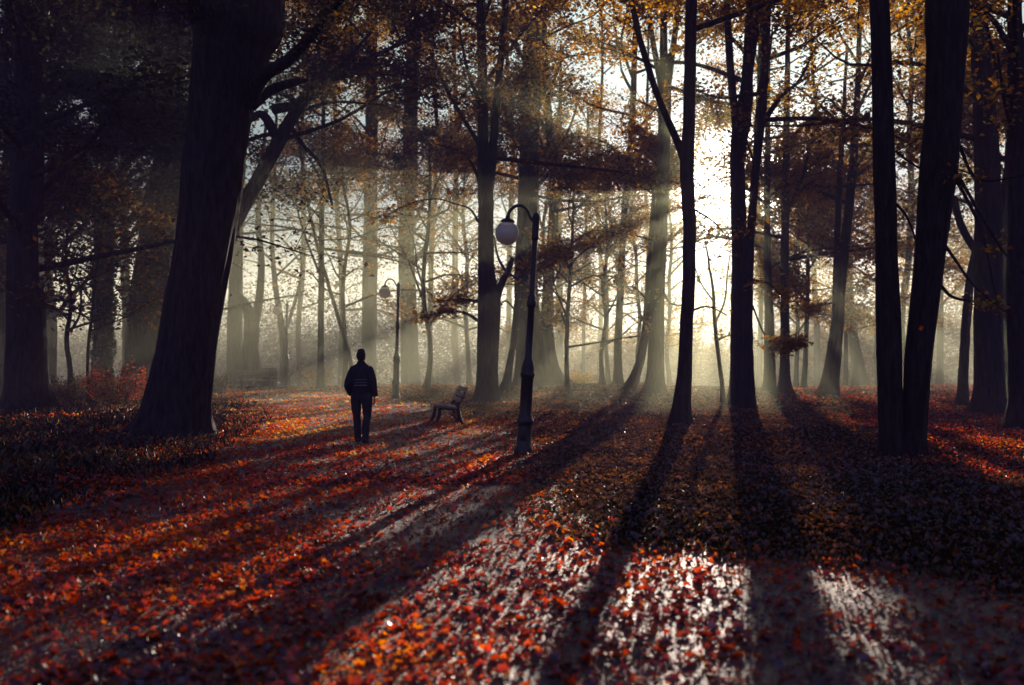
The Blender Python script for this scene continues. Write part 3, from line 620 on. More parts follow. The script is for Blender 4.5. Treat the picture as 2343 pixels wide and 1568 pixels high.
far(1300, 37, 10, 9, 'low-branched leafy sapling in the bright mist just right of the slender swaying trunk', 1.6, 3.0, 17, 32, lean=8, tint=.62, top=430)
far(1380, 41, 9, 10, 'low-branched leafy sapling between the pencil-thin trunk and the S-bend trunk', 1.8, 3.0, 17, 32, lean=6, tint=.66, top=430)
far(1458, 46, 9, 10, 'low-branched leafy sapling glimpsed between the S-bend and bowed trunks', 2.0, 3.0, 17, 32, lean=-6, tint=.68, top=430)

# ---------------------------------------------------------------- stuff: far wood, ivy, shrubs, grass, leaf litter, haze
def far_woods():
    g = np.random.default_rng(77); n = 26000
    Y = 74+g.random(n)*40; X = (g.random(n)-.5)*1.35*Y; zt = np.where(g.random(n) < .25, 3.2, 22.)
    Z = -1.5+g.random(n)**1.2*(zt+1.5)
    d = canopy_density(X, Y, np.maximum(Z, -.5)); nz = vnoise(X+Y*.3, Z*1.7, 3.)
    low = (Z < 3.0)
    keep = (nz*.5+g.random(n)*.5) < d*np.where(Z < 7, 1.0, .5)
    X, Y, Z = X[keep], Y[keep], Z[keep]; k = 20
    C = np.repeat(np.stack([X, Y, Z], -1), k, 0)+g.normal(0, 1, (len(X)*k, 3))*np.array([.9, .9, .45])
    V, Fc, t = make_leaves(C, .25, g, .5, True); cc = V[:, 0]/V[:, 1]*F+CX; t = np.clip(t-.42*(1-smooth01(cc, 950, 1350))-.2*smooth01(cc, 1900, 2200), 0, 1)  # leaves tinted darker towards the sides, shade of the deep wood painted in
    n = 9000; Y = 66+g.random(n)*26; X = (g.random(n)-.5)*1.3*Y; px = X/Y*F+CX      # scrub at the foot of the wood
    top = np.interp(px, [0, 1000, 1300, 1560, 1640, 1720, 2000], [6.5, 6.2, 5.4, 4.8, 4.0, 5., 6.2])*(.6+.7*vnoise(X, Y*.3, 4.))
    Z = gz(X, Y)+g.random(n)*top; C = np.repeat(np.stack([X, Y, Z], -1), 26, 0)+g.normal(0, 1, (n*26, 3))*np.array([.8, .8, .4])
    V2, F2, t2 = make_leaves(C, .2, g, .5, False); cc = V2[:, 0]/V2[:, 1]*F+CX; t2 = np.clip(t2*.8-.45*(1-smooth01(cc, 950, 1350))-.2*smooth01(cc, 1900, 2200), 0, 1); Fc = np.vstack([Fc, F2+len(V)]); V = np.vstack([V, V2]); t = np.concatenate([t, t2])  # scrub tint darkened likewise, painted shade where no sun reaches
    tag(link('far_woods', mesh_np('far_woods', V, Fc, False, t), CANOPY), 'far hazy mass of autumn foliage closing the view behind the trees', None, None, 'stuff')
far_woods()

def shrub(label, px, py, Y, w, h, n, mat, tint, group=None, leaf=.06, tall=False, name='shrub'):
    g = np.random.default_rng(int(px*3+py)); c = P(px, py, Y); c.z = float(gz(c.x, c.y))
    root = empty(name, c, label, 'shrub', group); W = MB(); C = []
    ns = 26
    for i in range(ns):
        a = g.random()*6.28; r = w*.5*math.sqrt(g.random()); hh = h*(.55+.5*g.random())*(1-.35*(r/(w*.5))**2)
        tip = np.array([math.cos(a)*r, math.sin(a)*r, hh]); m = tip*.5+np.array([0, 0, .12*h]); o = tip*np.array([.25, .25, 0])
        W.tube(catmull(np.array([o, m, tip]), 3), np.linspace(.011, .003, 7), 4)
        t = g.random(n//ns)**.7; C.append(o+(tip-o)*t[:, None]+g.normal(0, .09, (n//ns, 3))+[0, 0, .02])
    C = np.concatenate(C); C[:, 2] = np.maximum(C[:, 2], .03)
    V, Fc = leaf_quads(C, leaf, g, .9); t = np.repeat(np.clip(tint+g.normal(0, .2, len(C)), 0, 1), 4)
    link('stems', W.mesh('stems'), BARK, root); link('foliage', mesh_np('foliage', V, Fc, False, t), mat, root); return root
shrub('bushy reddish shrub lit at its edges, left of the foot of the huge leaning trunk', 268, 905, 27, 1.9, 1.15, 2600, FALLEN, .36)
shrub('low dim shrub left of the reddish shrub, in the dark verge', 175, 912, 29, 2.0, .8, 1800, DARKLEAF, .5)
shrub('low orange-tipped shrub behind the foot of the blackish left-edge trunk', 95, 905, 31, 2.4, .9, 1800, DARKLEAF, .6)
shrub('small dark bush between the huge leaning trunk and the far bench', 500, 900, 40, 1.6, .9, 1500, DARKLEAF, .5)
shrub('twiggy bush with sparkling leaves right of the farthest lamp', 725, 878, 52, 2.8, 1.3, 1800, CANOPY, .6, leaf=.09)
shrub('tiny tuft of orange leaves at the foot of the near bench', 1052, 968, 24.6, .5, .35, 220, CANOPY, .85, leaf=.06)
shrub('low pale green weeds just right of the second lamp', 1000, 908, 36.5, 1.2, .35, 500, GRASSM, .9, leaf=.07)
shrub('low golden bush at the foot of the slender swaying trunk', 1320, 893, 46, 2.2, .6, 900, CANOPY, .8, leaf=.09)

def ivy():
    # ivy sleeve on the dark trunk at left
    g = np.random.default_rng(4); n = 2600; Y = 32
    root = [t for t in TREES if 'ivy' in t['label']][0]; base = np.array(root.location)
    z = g.random(n)*5.4; pxs = np.interp(z, [0, 2, 4, 6], [232, 235, 237, 240]); a = g.random(n)*6.28
    r = .30+.07*g.random(n)+.05*np.sin(z*5)
    C = np.stack([(pxs-CX)/F*Y+np.cos(a)*r, Y+np.sin(a)*r, base[2]+z], -1)-base
    V, Fc = leaf_quads(C, .11, g, 1.4); link('ivy', mesh_np('ivy', V, Fc, False, np.repeat(g.random(n), 4)), IVY, root)
ivy()

def grass():
    g = np.random.default_rng(9); n = 230000
    Y = 6.5+(g.random(n)**1.7)*34; X = (g.random(n)-.5)*1.25*Y
    l, r = path_edges(Y); out = np.maximum(l-X, X-r); pm = path_mask(X, Y, .35)
    cl = vnoise(X, Y, 1.3, 5)*.6+vnoise(X, Y, .35, 6)*.4
    keep = (cl > .3) & (g.random(n) < (1-pm)**2*np.where(X < l, .55+.45*smooth01(out, 0, 2), .22)*smooth01(cl, .25, .6))
    X, Y = X[keep], Y[keep]; left = X < 0
    n = len(X); h = np.where(X < path_edges(Y)[0], .03+.13*g.random(n)**1.6, .02+.05*g.random(n)); a = g.random(n)*6.28; b = h*(.3+.7*g.random(n)); w = .006+.006*g.random(n)
    Z = gz(X, Y); sx, sy = np.cos(a+1.57)*w, np.sin(a+1.57)*w; dx, dy = np.cos(a)*b, np.sin(a)*b
    o = np.zeros(n)
    V = np.stack([np.stack([X-sx, Y-sy, Z-.01], -1), np.stack([X+sx, Y+sy, Z-.01], -1), np.stack([X+sx*.7+dx*.35, Y+sy*.7+dy*.35, Z+h*.7], -1), np.stack([X+dx, Y+dy, Z+h], -1)], 1).reshape(-1, 3)
    tag(link('grass', mesh_np('grass', V, np.arange(4*n).reshape(-1, 4), False, np.repeat(g.random(n), 4)), GRASSM), 'dark dewy grass on the verges either side of the path', None, None, 'stuff')
grass()

def litter():
    g = np.random.default_rng(21)
    def tmpl(lobed, gg):
        if lobed:
            k = 11; ang = np.linspace(0, 2*np.pi, k, endpoint=False)
            r = np.array([.62, .40, .52, .30, .50, .22, .50, .30, .52, .40, .50])*(1+gg.normal(0, .12, k))
        else:
            k = 6; ang = np.linspace(0, 2*np.pi, k, endpoint=False); r = np.array([.6, .33, .36, .5, .36, .33])*(1+gg.normal(0, .12, k))
        x, y = np.cos(ang)*r, np.sin(ang)*r
        c1, c2 = gg.normal(.25, .3), gg.normal(.35, .35)
        z = c1*x*x*1.6+c2*np.abs(y)*.9+gg.normal(0, .05, k)
        V = np.vstack([[0, 0, -.02], np.stack([x, y, z], -1)]); i = np.arange(k)
        return V, np.stack([np.zeros(k, int), 1+i, 1+(i+1) % k], -1)
    bins = {0: [[], [], [], 0], 1: [[], [], [], 0]}
    def lay(X, Y, lobed, smin, smax, tilt):
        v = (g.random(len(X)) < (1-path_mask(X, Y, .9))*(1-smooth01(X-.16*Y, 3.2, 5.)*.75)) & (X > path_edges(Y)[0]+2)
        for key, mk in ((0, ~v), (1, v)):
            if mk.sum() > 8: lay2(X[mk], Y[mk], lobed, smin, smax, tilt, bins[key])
    def lay2(X, Y, lobed, smin, smax, tilt, B):
        allV, allF, allT, off = B
        n = len(X); T = [tmpl(lobed, g) for _ in range(8)]; which = g.integers(0, 8, n)
        d, s, k = rand_rot(n, tilt, g); size = (smin+(smax-smin)*g.random(n))
        Z = gz(X, Y)
        for j in range(8):
            m = which == j; q = m.sum()
            if not q: continue
            V, Fc = T[j]; sz = size[m][:, None, None]
            W = (d[m][:, None, :]*V[None, :, 0:1]+s[m][:, None, :]*V[None, :, 1:2]+k[m][:, None, :]*V[None, :, 2:3])*sz
            lift = -W[:, :, 2].min(1)*.82+.003
            W += np.stack([X[m], Y[m], Z[m]+lift], -1)[:, None, :]
            allV.append(W.reshape(-1, 3)); allF.append((Fc[None]+(np.arange(q)*len(V))[:, None, None]).reshape(-1, 3)+off)
            off += q*len(V); allT.append(np.repeat(np.clip(.37+.32*smooth01(Y[m], 11, 24)*(X[m] < 1.5)+.55*(vnoise(X[m], Y[m], 1.2, 12)-.5)+.3*(vnoise(X[m], Y[m], .3, 13)-.5)+.24*g.normal(0, 1, q), 0, .84+.16*smooth01(Y[m], 10, 16)), len(V)))  # farther leaves tinted more golden, sunlit glow painted into their colour
        B[3] = off
    def scatter(n, y0, y1, pw, even=False):
        Y = y0+(g.random(n)**pw)*(y1-y0); X = (g.random(n)-.5)*1.22*(Y+1); pm = path_mask(X, Y, .6)
        cl = vnoise(X, Y, .8, 8)*.5+vnoise(X, Y, .28, 9)*.3+vnoise(X, Y, 3., 3)*.35
        l, r = path_edges(Y)
        pathd = np.clip((cl-.34)*2.0, .15, 1)*(1-.62*smooth01(X, -2.2, -.6)*(1-smooth01(Y, 9.5, 13)))
        if even: pathd = np.full(len(X), .55)
        verge = np.where(X < l, .16+.4*smooth01(l-X, 1.4, 0)+.2*(cl > .62), .62+.3*(cl > .62))
        keep = g.random(n) < pm*pathd+(1-pm)*verge
        return X[keep], Y[keep]
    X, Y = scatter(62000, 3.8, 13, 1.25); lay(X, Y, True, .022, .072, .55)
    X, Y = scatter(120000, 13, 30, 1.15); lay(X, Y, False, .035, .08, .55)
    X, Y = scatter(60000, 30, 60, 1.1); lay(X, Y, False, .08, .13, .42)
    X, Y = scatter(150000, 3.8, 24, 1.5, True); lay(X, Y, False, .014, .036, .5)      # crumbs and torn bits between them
    for t in TREES:                                                    # drifts against the feet of the nearer trees
        b = t.location
        if b.y > 45: continue
        n = 260; a = g.random(n)*6.28; rr = (.35 if b.y > 20 else .5)+np.abs(g.normal(0, .45, n))
        lay(b.x+np.cos(a)*rr*1.2, b.y+np.sin(a)*rr, False, .04, .09, .8)
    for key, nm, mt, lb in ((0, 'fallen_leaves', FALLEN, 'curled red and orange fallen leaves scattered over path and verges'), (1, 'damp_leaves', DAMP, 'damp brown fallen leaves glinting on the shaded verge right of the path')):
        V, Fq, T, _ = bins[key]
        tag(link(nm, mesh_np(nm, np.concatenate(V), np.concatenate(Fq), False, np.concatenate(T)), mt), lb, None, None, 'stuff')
litter()

# a few leaves drifting down, caught in the light
def drifting_leaf(px, py, Y, s, label):
    m = bpy.data.meshes.new('falling_leaf'); V = [(0,-.5,0),(.22,-.25,.06),(.46,.05,.02),(.2,.12,.05),(.12,.45,.1),(0,.3,.02),(-.14,.44,.08),(-.2,.1,.06),(-.45,.02,.0),(-.2,-.26,.05)]
    m.from_pydata([tuple(c*s for c in v) for v in V], [], [tuple(range(10))]); a = m.attributes.new('tint', 'FLOAT', 'POINT'); a.data.foreach_set('value', [.8]*10)
    o = link('falling_leaf', m, FALLEN); o.location = P(px, py, Y); o.rotation_euler = (1.0, .5, px); tag(o, label, 'leaf')
drifting_leaf(1027, 440, 21, .15, 'small dark leaf drifting down in mid-air above the second lamp')
drifting_leaf(1946, 751, 12, .085, 'reddish leaf falling in mid-air left of the dark twin trunk')
drifting_leaf(2108, 751, 11, .075, 'glowing orange leaf hanging in front of the right stem of the twin trunk')

# ---------------------------------------------------------------- street lamps
def lamp(px, py, toppx, label, Y, rz=0.):
    base = P(px, py, Y); base.z = float(gz(base.x, base.y))-.02
    root = empty('street_lamp', base, label, 'street lamp', 'globe lamps along the path')
    Hh = 4.0
    root.rotation_euler = (0, math.atan2((toppx-px)/F*Y, Hh), rz)
    b = MB(); b.lathe([(0,0),(.155,0),(.165,.03),(.16,.10),(.13,.16),(.122,.5),(.125,.52),(.145,.54),(.148,.58),(.128,.61),(.12,.66)], 20); b.build('base', IRON, root)
    p = MB(); p.lathe([(.118,.64),(.106,.70),(.1,1.28),(.115,1.30),(.128,1.33),(.128,1.37),(.11,1.40),(.118,1.44),(.105,1.50),(.088,1.56),(.064,1.62),(.058,2.46),(.072,2.48),(.082,2.52),(.082,2.57),(.068,2.60),(.074,2.64),(.056,2.68),(.047,2.72),(.044,3.62)], 20); p.build('post', IRON, root)
    dr = MB(); dr.box((-.02, -.128, .36), (.10, .012, .24)); dr.build('access_door', IRON, root, False, bevel=.004)
    f = MB(); f.lathe([(.044,3.60),(.062,3.62),(.066,3.66),(.058,3.70),(.062,3.95),(.07,3.97),(.066,4.01),(.035,4.06),(0,4.08)], 18); f.build('finial', IRON, root)
    a = MB(); pts = [(-.03,0,3.90),(-.09,0,3.98),(-.14,0,4.08),(-.21,0,4.15),(-.30,0,4.175),(-.39,0,4.14),(-.455,0,4.06),(-.475,0,3.98)]
    a.tube(catmull(pts, 4), np.full(4*7+1, .028), 10, cap=True); a.build('arm', IRON, root)
    c = MB(); c.lathe([(0,4.01),(.035,4.0),(.045,3.95),(.10,3.925),(.125,3.90),(.12,3.885),(0,3.885)], 18, (-.475,0,0)); c.build('shade_cap', IRON, root)
    gl = MB(); R = .2; gl.lathe([(R*math.sin(t), 3.70-R*math.cos(t)) for t in np.linspace(.001, math.pi-.55, 20)], 28, (-.475,0,0)); gl.build('lamp_globe', OPAL, root)
    return root
lamp(1197, 1035, 1227, 'nearest black street lamp with a white globe on a curved arm, by the lit verge', 17.2)
lamp(905, 915, 912, 'second black street lamp with white globe, right behind the walking person', 35.6)
lamp(655, 882, 657, 'farthest and faintest street lamp, its globe barely visible in the dim wood', 50.)

# ---------------------------------------------------------------- benches and bin
def bench(px, py, Y, rz, label, mat=WOOD):
    base = P(px, py, Y); base.z = float(gz(base.x, base.y))
    root = empty('park_bench', base, label, 'bench', 'benches along the path'); root.rotation_euler = (0, 0, rz)
    Ln = 1.8                                # long side along local y, the sitter faces -x
    s = MB()
    for i in range(4): s.box((-.24+.125*i, 0, .43-.012*i), (.105, Ln, .04), Euler((0, .05, 0)).to_matrix())
    s.build('seat', mat, root, False, bevel=.006)
    b = MB()
    for i, (x, z) in enumerate([(.262, .57), (.325, .69), (.388, .805)]): b.box((x, 0, z), (.035, Ln, .10), Euler((0, .48, 0)).to_matrix())
    b.build('backrest', mat, root, False, bevel=.006)
    for yy in (-.62, .62):
        l = MB(); l.tube(catmull([(-.19,yy,.40),(-.21,yy,.25),(-.25,yy,.1),(-.31,yy,.0)], 4), np.linspace(.045, .034, 13), 8, cap=True)
        l.box((-.31, yy, .012), (.10, .06, .024)); l.build('leg', CAST, root)
        l = MB(); l.tube(catmull([(.44,yy,.855),(.335,yy,.64),(.235,yy,.46),(.24,yy,.30),(.29,yy,.12),(.34,yy,0.)], 4), np.concatenate([np.linspace(.024, .045, 10), np.linspace(.045, .034, 11)]), 8, cap=True)
        l.box((.34, yy, .012), (.10, .06, .024)); l.build('leg', CAST, root)
        r = MB(); r.tube([(-.22,yy,.385),(.0,yy,.365),(.235,yy,.36)], [.03,.028,.03], 8, cap=True); r.build('seat_support', CAST, root)
    return root
bench(1020, 971, 24.2, math.radians(9), 'near park bench seen from its end, facing the path below the second lamp')
bench(585, 893, 46, math.radians(-75), 'far dim park bench in the shadows between the huge trunk and the farthest lamp')
def bin_():
    base = P(617, 893, 46.5); base.z = float(gz(base.x, base.y)); r = empty('litter_bin', base, 'dark boxy litter bin right of the far dim bench', 'litter bin')
    b = MB(); n = .03
    for sx in (-1, 1): b.box((sx*.24, 0, .46), (n, .44, .72))
    for sy in (-1, 1): b.box((0, sy*.205, .46), (.449, n, .715))
    b.box((0, 0, .12), (.445, .375, n)); b.build('body', BINM, r, False, bevel=.01)
    l = MB(); l.box((0, 0, .86), (.56, .50, .04)); l.box((0, 0, .9), (.44, .38, .03)); l.build('lid', BINM, r, False, bevel=.012)
    for sx in (-1, 1):
        p = MB(); p.box((sx*.30, 0, .45), (.05, .05, .9)); p.build('post', BINM, r, False, bevel=.006)
bin_()

# ---------------------------------------------------------------- the walker
def blob(parts, voxel, it, name):
    """union of closed tubes fused to one continuous skin; parts: (points, radii, (sx, sy) flattening)"""
    mb = MB()
    for pts, rad, sq in parts:
        arr = catmull(np.column_stack([np.array(pts, float), rad]), 5); V, Fc = tube(arr[:, :3], arr[:, 3], 14, cap=True)
        if sq != (1, 1):
            ctr = np.repeat(np.vstack([arr[:1, :3], arr[:, :3], arr[-1:, :3]]), 14, 0); V = ctr+(V-ctr)*np.array([sq[0], sq[1], 1])
        mb.add(V, Fc)
    me = mb.mesh(name+'_raw'); o = bpy.data.objects.new(name+'_raw', me); COL.objects.link(o)
    r = o.modifiers.new('r', 'REMESH'); r.mode = 'VOXEL'; r.voxel_size = voxel
    if it:
        s = o.modifiers.new('s', 'SMOOTH'); s.iterations = it; s.factor = .5
    dg = bpy.context.evaluated_depsgraph_get(); out = bpy.data.meshes.new_from_object(o.evaluated_get(dg)); out.name = name
    bpy.data.objects.remove(o); bpy.data.meshes.remove(me)
    for p in out.polygons: p.use_smooth = True
    return out

def walker():
    base = P(829, 1011, 18.95); base.z = float(gz(base.x, base.y))
    root = empty('person', base, 'person in dark jacket and trousers walking away down the path, seen from behind', 'person'); root.rotation_euler = (0, math.radians(-.8), math.radians(-7))
    E = (1, 1); parts = []
    # trunk, neck, head
    parts.append(([(0,0,.84),(0,0,.95),(0,-.01,1.08),(0,-.015,1.22),(0,-.01,1.33),(0,0,1.41),(0,0,1.45)], [.13,.155,.14,.155,.165,.11,.06], (1, .68)))
    parts.append(([(0,0,1.40),(0,.008,1.47),(0,.015,1.53)], [.07,.058,.058], E))
    parts.append(([(0,.02,1.475),(0,.025,1.52),(0,.015,1.58),(0,.01,1.63),(0,.012,1.675),(0,.015,1.705)], [.035,.062,.078,.082,.068,.02], (.95, 1.15)))
    parts.append(([(0,.105,1.595),(0,.125,1.57),(0,.118,1.555)], [.008,.014,.01], E))          # nose
    for s in (-1, 1):
        parts.append(([(s*.074,.01,1.555),(s*.084,.0,1.58),(s*.08,-.003,1.61)], [.009,.013,.01], (.6, 1.3)))   # ears
        parts.append(([(s*.032,.098,1.598),(s*.034,.1,1.600)], [.012,.012], E))
    parts.append(([(-.025,.102,1.528),(0,.108,1.528),(.025,.102,1.528)], [.006,.009,.006], E))  # mouth
    # arms: left one bent with the hand near the pocket, right one hanging
    sh = {-1: [(-.11,-.005,1.395),(-.16,-.01,1.35),(-.196,-.04,1.22),(-.222,-.065,1.10),(-.226,.0,1.0),(-.205,.075,.90)],
           1: [(.11,-.005,1.395),(.16,-.01,1.355),(.19,-.03,1.22),(.211,-.035,1.11),(.222,.0,.98),(.232,.035,.865)]}
    for s in (-1, 1): parts.append((sh[s], [.06,.062,.052,.043,.038,.028], E))
    hips = {-1: [(-.095,0,.92),(-.112,.03,.72),(-.115,.07,.50),(-.112,.085,.36),(-.105,.10,.10)], 1: [(.095,0,.92),(.108,-.02,.72),(.108,-.03,.50),(.105,-.085,.36),(.10,-.16,.105)]}
    for s in (-1, 1): parts.append((hips[s], [.095,.082,.058,.056,.038], E))
    for s, a in ((-1, (-.105,.10,.0)), (1, (.10,-.16,.0))):
        parts.append(([(a[0],a[1]-.05,.05),(a[0]+s*.005,a[1]+.06,.045),(a[0]+s*.012,a[1]+.16,.03)], [.04,.042,.028], (1, 1)))
    body = blob(parts, .010, 2, 'body')
    # hands with palm, four bent fingers and a thumb, fused to the wrist
    def hand(s, w, d):
        w = np.array(w); d = np.array(d)/np.linalg.norm(d); fw = np.array([0, 1, 0.])-d*d[1]; fw /= np.linalg.norm(fw); inn = np.array([-s, 0, 0.]); inn -= d*np.dot(inn, d); inn /= np.linalg.norm(inn)
        H = [([w-d*.03, w+d*.03, w+d*.085], [.024,.034,.036], (.55, 1.1))]
        for i, L in enumerate((.072, .082, .076, .058)):
            o = w+d*.085+fw*(.033-.022*i); H.append(([o-d*.02, o+d*L*.45+inn*.004, o+d*L*.78+inn*.018, o+d*L*.92+inn*.036], [.0095,.009,.008,.0065], E))
        o = w+d*.03+fw*.03; H.append(([o, o+fw*.022+d*.028+inn*.008, o+fw*.026+d*.058+inn*.018], [.012,.0105,.008], E)); return H
    hp = hand(1, (.232,.035,.865), (.02,.16,-1.))+hand(-1, (-.205,.075,.90), (.16,.2,-1.))
    hm = blob(hp, .0045, 1, 'hands')
    bm = bmesh.new(); bm.from_mesh(body); bm.from_mesh(hm); me = bpy.data.meshes.new('body'); bm.to_mesh(me); bm.free()
    for p in me.polygons: p.use_smooth = True
    link('body', me, SKIN, root)
    # hair
    link('hair', blob([([(0,-.035,1.52),(0,-.03,1.58),(0,-.008,1.635),(0,.004,1.69),(0,.006,1.722)], [.045,.074,.087,.07,.02], (1.0, 1.02)), ([(0,.07,1.672),(0,.02,1.705),(0,-.03,1.70)], [.03,.045,.04], (1.5, 1))], .008, 2, 'hair'), HAIR, root)
    # jacket
    j = [([(0,.0,.86),(0,.0,.93),(0,-.01,1.04),(0,-.02,1.16),(0,-.02,1.28),(0,-.012,1.36),(0,0,1.42),(0,.0,1.465)], [.165,.175,.185,.192,.192,.17,.11,.068], (1, .72)),
         ([(-.15,-.012,1.365),(0,-.02,1.41),(.15,-.012,1.372)], [.062,.085,.062], (1, 1)),
         ([(0,-.03,1.42),(0,-.012,1.475),(0,.0,1.50)], [.08,.082,.07], (1.05, .9))]
    for s in (-1, 1):
        q = [np.array(v) for v in sh[s]]; q = [q[0]*[1,1,.98], q[1]]+[v+np.array([s*.012, 0, 0]) for v in q[2:]]
        j.append((q, [.075,.074,.076,.076,.066,.054], E)); j.append(([q[-1]+np.array([0,-.01,.035]), q[-1]+np.array([0,0,.0])], [.054,.05], E))
    jm = blob(j, .0095, 3, 'jacket'); jo = link('jacket', jm, JACKET, root)
    tx = bpy.data.textures.new('cloth_folds', 'CLOUDS'); tx.noise_scale = .11
    dm = jo.modifiers.new('folds', 'DISPLACE'); dm.texture = tx; dm.strength = .022; dm.mid_level = .5
    # trousers
    t = [([(0,0,.80),(0,0,.88),(0,0,.97)], [.165,.172,.165], (1, .72))]
    for s in (-1, 1):
        q = [np.array(v) for v in hips[s]]; q[-1] = q[-1]+[0, -.012, -.05]
        t.append((q, [.112,.10,.076,.072,.066], E))
    to = link('trousers', blob(t, .0095, 3, 'trousers'), TROUSER, root)
    d2 = to.modifiers.new('folds', 'DISPLACE'); d2.texture = tx; d2.strength = .018; d2.mid_level = .5
    for s, a, lift in ((-1, (-.105,.10), 0.), (1, (.10,-.16), .0)):
        sm = blob([([(a[0],a[1]-.085,.045),(a[0],a[1]-.03,.055),(a[0]+s*.006,a[1]+.07,.05),(a[0]+s*.014,a[1]+.19,.036)], [.038,.05,.048,.03], (1, 1)), ([(a[0],a[1]-.03,.05),(a[0],a[1]-.02,.12)], [.046,.044], E)], .007, 2, 'shoe')
        for v in sm.vertices: v.co.z = max(v.co.z, .004)
        link('shoe', sm, SHOEM, root)
    # pale reflective bands across the back of the jacket, laid on its surface
    bv = BVHTree.FromPolygons([v.co.copy() for v in jm.vertices], [tuple(p.vertices) for p in jm.polygons])
    for (z, hgt, x0, x1) in ((1.178, .010, -.085, .13), (1.125, .010, -.09, .135), (1.075, .020, -.10, .135)):
        n = 22; V = []
        for i in range(n):
            x = x0+(x1-x0)*i/(n-1)
            for zz in (z-hgt/2, z+hgt/2):
                hit = bv.ray_cast(Vector((x, -1, zz)), Vector((0, 1, 0)))[0]; V.append((x, (hit.y if hit else -.14)-.014, zz))
        Fq = [(2*i, 2*i+2, 2*i+3, 2*i+1) for i in range(n-1)]
        link('reflective_stripe', mesh_np('reflective_stripe', np.array(V), np.array(Fq), True), STRIPE, root)
walker()

# ---------------------------------------------------------------- morning haze
def haze(y0, top, dens, label, w, col, g, glow=None, gs=0):
    m, nt, ns, L = nodes('morning_haze')
    out = N(ns, 'ShaderNodeOutputMaterial'); v = N(ns, 'ShaderNodeVolumeScatter', Density=dens, Anisotropy=g, Color=(*col, 1))
    if glow:      # added violet emission in place of scattered skylight, lifts the shadows
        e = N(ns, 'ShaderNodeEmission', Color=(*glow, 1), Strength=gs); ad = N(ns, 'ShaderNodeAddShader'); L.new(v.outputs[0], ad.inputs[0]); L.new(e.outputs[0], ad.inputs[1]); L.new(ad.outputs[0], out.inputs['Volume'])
    else: L.new(v.outputs[0], out.inputs['Volume'])
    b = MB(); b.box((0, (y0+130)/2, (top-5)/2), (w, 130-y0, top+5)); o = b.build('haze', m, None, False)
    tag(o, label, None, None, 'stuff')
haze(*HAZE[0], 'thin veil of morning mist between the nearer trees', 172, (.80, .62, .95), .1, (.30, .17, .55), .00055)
haze(*HAZE[1], 'thicker morning mist hanging low between the farther trees', 170, (.88, 1., .52), HAZE_G)

# ---------------------------------------------------------------- camera, sun, sky
cd = bpy.data.cameras.new('camera'); cam = bpy.data.objects.new('camera', cd); COL.objects.link(cam); SC.camera = cam
cam.location = (0, 0, CAM_H); cam.rotation_euler = (math.radians(90)+math.atan((HOR-784)/F), 0, 0)
cd.lens = 36; cd.sensor_width = 36; cd.clip_start = .05; cd.clip_end = 3000
cd.dof.use_dof = True; cd.dof.focus_distance = 18.5; cd.dof.aperture_fstop = .036/.03; cd.dof.aperture_blades = 7

sd = bpy.data.lights.new('sun', 'SUN'); so = bpy.data.objects.new('sun', sd); COL.objects.link(so)
sd.energy = SUN_E; sd.angle = math.radians(.55); sd.color = (1, .84, .62); so.location = (12, 56, 12)
so.rotation_euler = SUN_DIR.to_track_quat('Z', 'Y').to_euler()

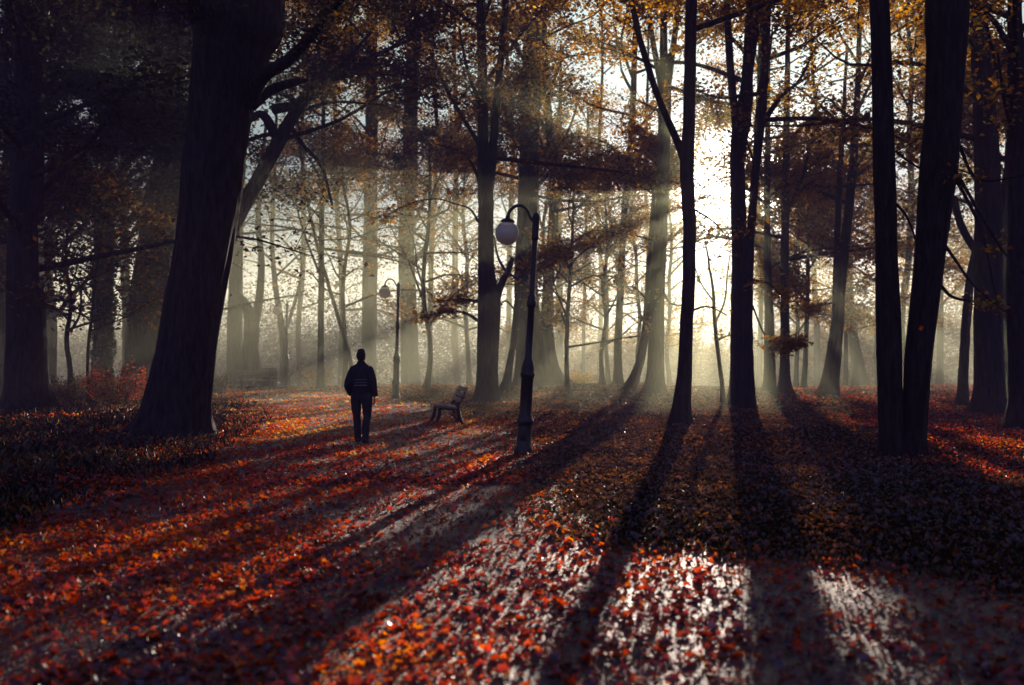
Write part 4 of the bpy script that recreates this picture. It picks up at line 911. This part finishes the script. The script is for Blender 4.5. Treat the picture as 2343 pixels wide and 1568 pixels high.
w = bpy.data.worlds.new('World'); SC.world = w; w.use_nodes = True; nt = w.node_tree; ns = nt.nodes; L = nt.links; ns.clear()
out = N(ns, 'ShaderNodeOutputWorld'); bg = N(ns, 'ShaderNodeBackground', Strength=SKY_S)
sky = ns.new('ShaderNodeTexSky'); sky.sky_type = 'NISHITA'; sky.sun_disc = False; sky.sun_elevation = SUN_EL; sky.sun_rotation = SUN_AZ
sky.air_density = 1.2; sky.dust_density = 4.; sky.ozone_density = 2.
tc = N(ns, 'ShaderNodeTexCoord'); nv = N(ns, 'ShaderNodeVectorMath', operation='DOT_PRODUCT'); nv.inputs[1].default_value = SUN_DIR
L.new(tc.outputs['Generated'], nv.inputs[0])
tn = N(ns, 'ShaderNodeVectorMath', operation='MULTIPLY'); tn.inputs[1].default_value = (2.0, 1.3, 2.5); L.new(sky.outputs[0], tn.inputs[0])   # violet morning sky away from the sun
mr = N(ns, 'ShaderNodeMapRange'); mr.inputs['From Min'].default_value = .1; mr.inputs['From Max'].default_value = .9; mr.inputs['To Min'].default_value = 1.9; mr.inputs['To Max'].default_value = .12; L.new(nv.outputs['Value'], mr.inputs['Value'])
fade = N(ns, 'ShaderNodeVectorMath', operation='SCALE'); L.new(tn.outputs[0], fade.inputs[0]); L.new(mr.outputs[0], fade.inputs['Scale'])
def halo(power, amp, col):
    mx = N(ns, 'ShaderNodeMath', operation='MAXIMUM'); mx.inputs[1].default_value = 0; L.new(nv.outputs['Value'], mx.inputs[0])
    pw = N(ns, 'ShaderNodeMath', operation='POWER'); pw.inputs[1].default_value = power; L.new(mx.outputs[0], pw.inputs[0])
    sc = N(ns, 'ShaderNodeVectorMath', operation='SCALE'); sc.inputs[0].default_value = [c*amp for c in col]; L.new(pw.outputs[0], sc.inputs['Scale']); return sc
acc = fade.outputs[0]
for p_, a_, c_ in ((2600, 2200, (1, .95, .8)), (300, 25, (1, .95, .8)), (8, 29, (.74, 1., .94)), (60, 3, (.95, 1., .82))):
    h = halo(p_, a_, c_); ad = N(ns, 'ShaderNodeVectorMath', operation='ADD'); L.new(acc, ad.inputs[0]); L.new(h.outputs[0], ad.inputs[1]); acc = ad.outputs[0]
L.new(acc, bg.inputs['Color']); L.new(bg.outputs[0], out.inputs[0])

SC.view_settings.view_transform = 'Standard'; SC.view_settings.look = 'None'; SC.view_settings.exposure = 0; SC.view_settings.gamma = 1
cy = SC.cycles
cy.max_bounces = 5; cy.diffuse_bounces = 2; cy.glossy_bounces = 2; cy.transmission_bounces = 3; cy.volume_bounces = 0; cy.transparent_max_bounces = 8
cy.use_denoising = True; cy.caustics_reflective = False; cy.caustics_refractive = False; cy.sample_clamp_indirect = 4; cy.sample_clamp_direct = 7
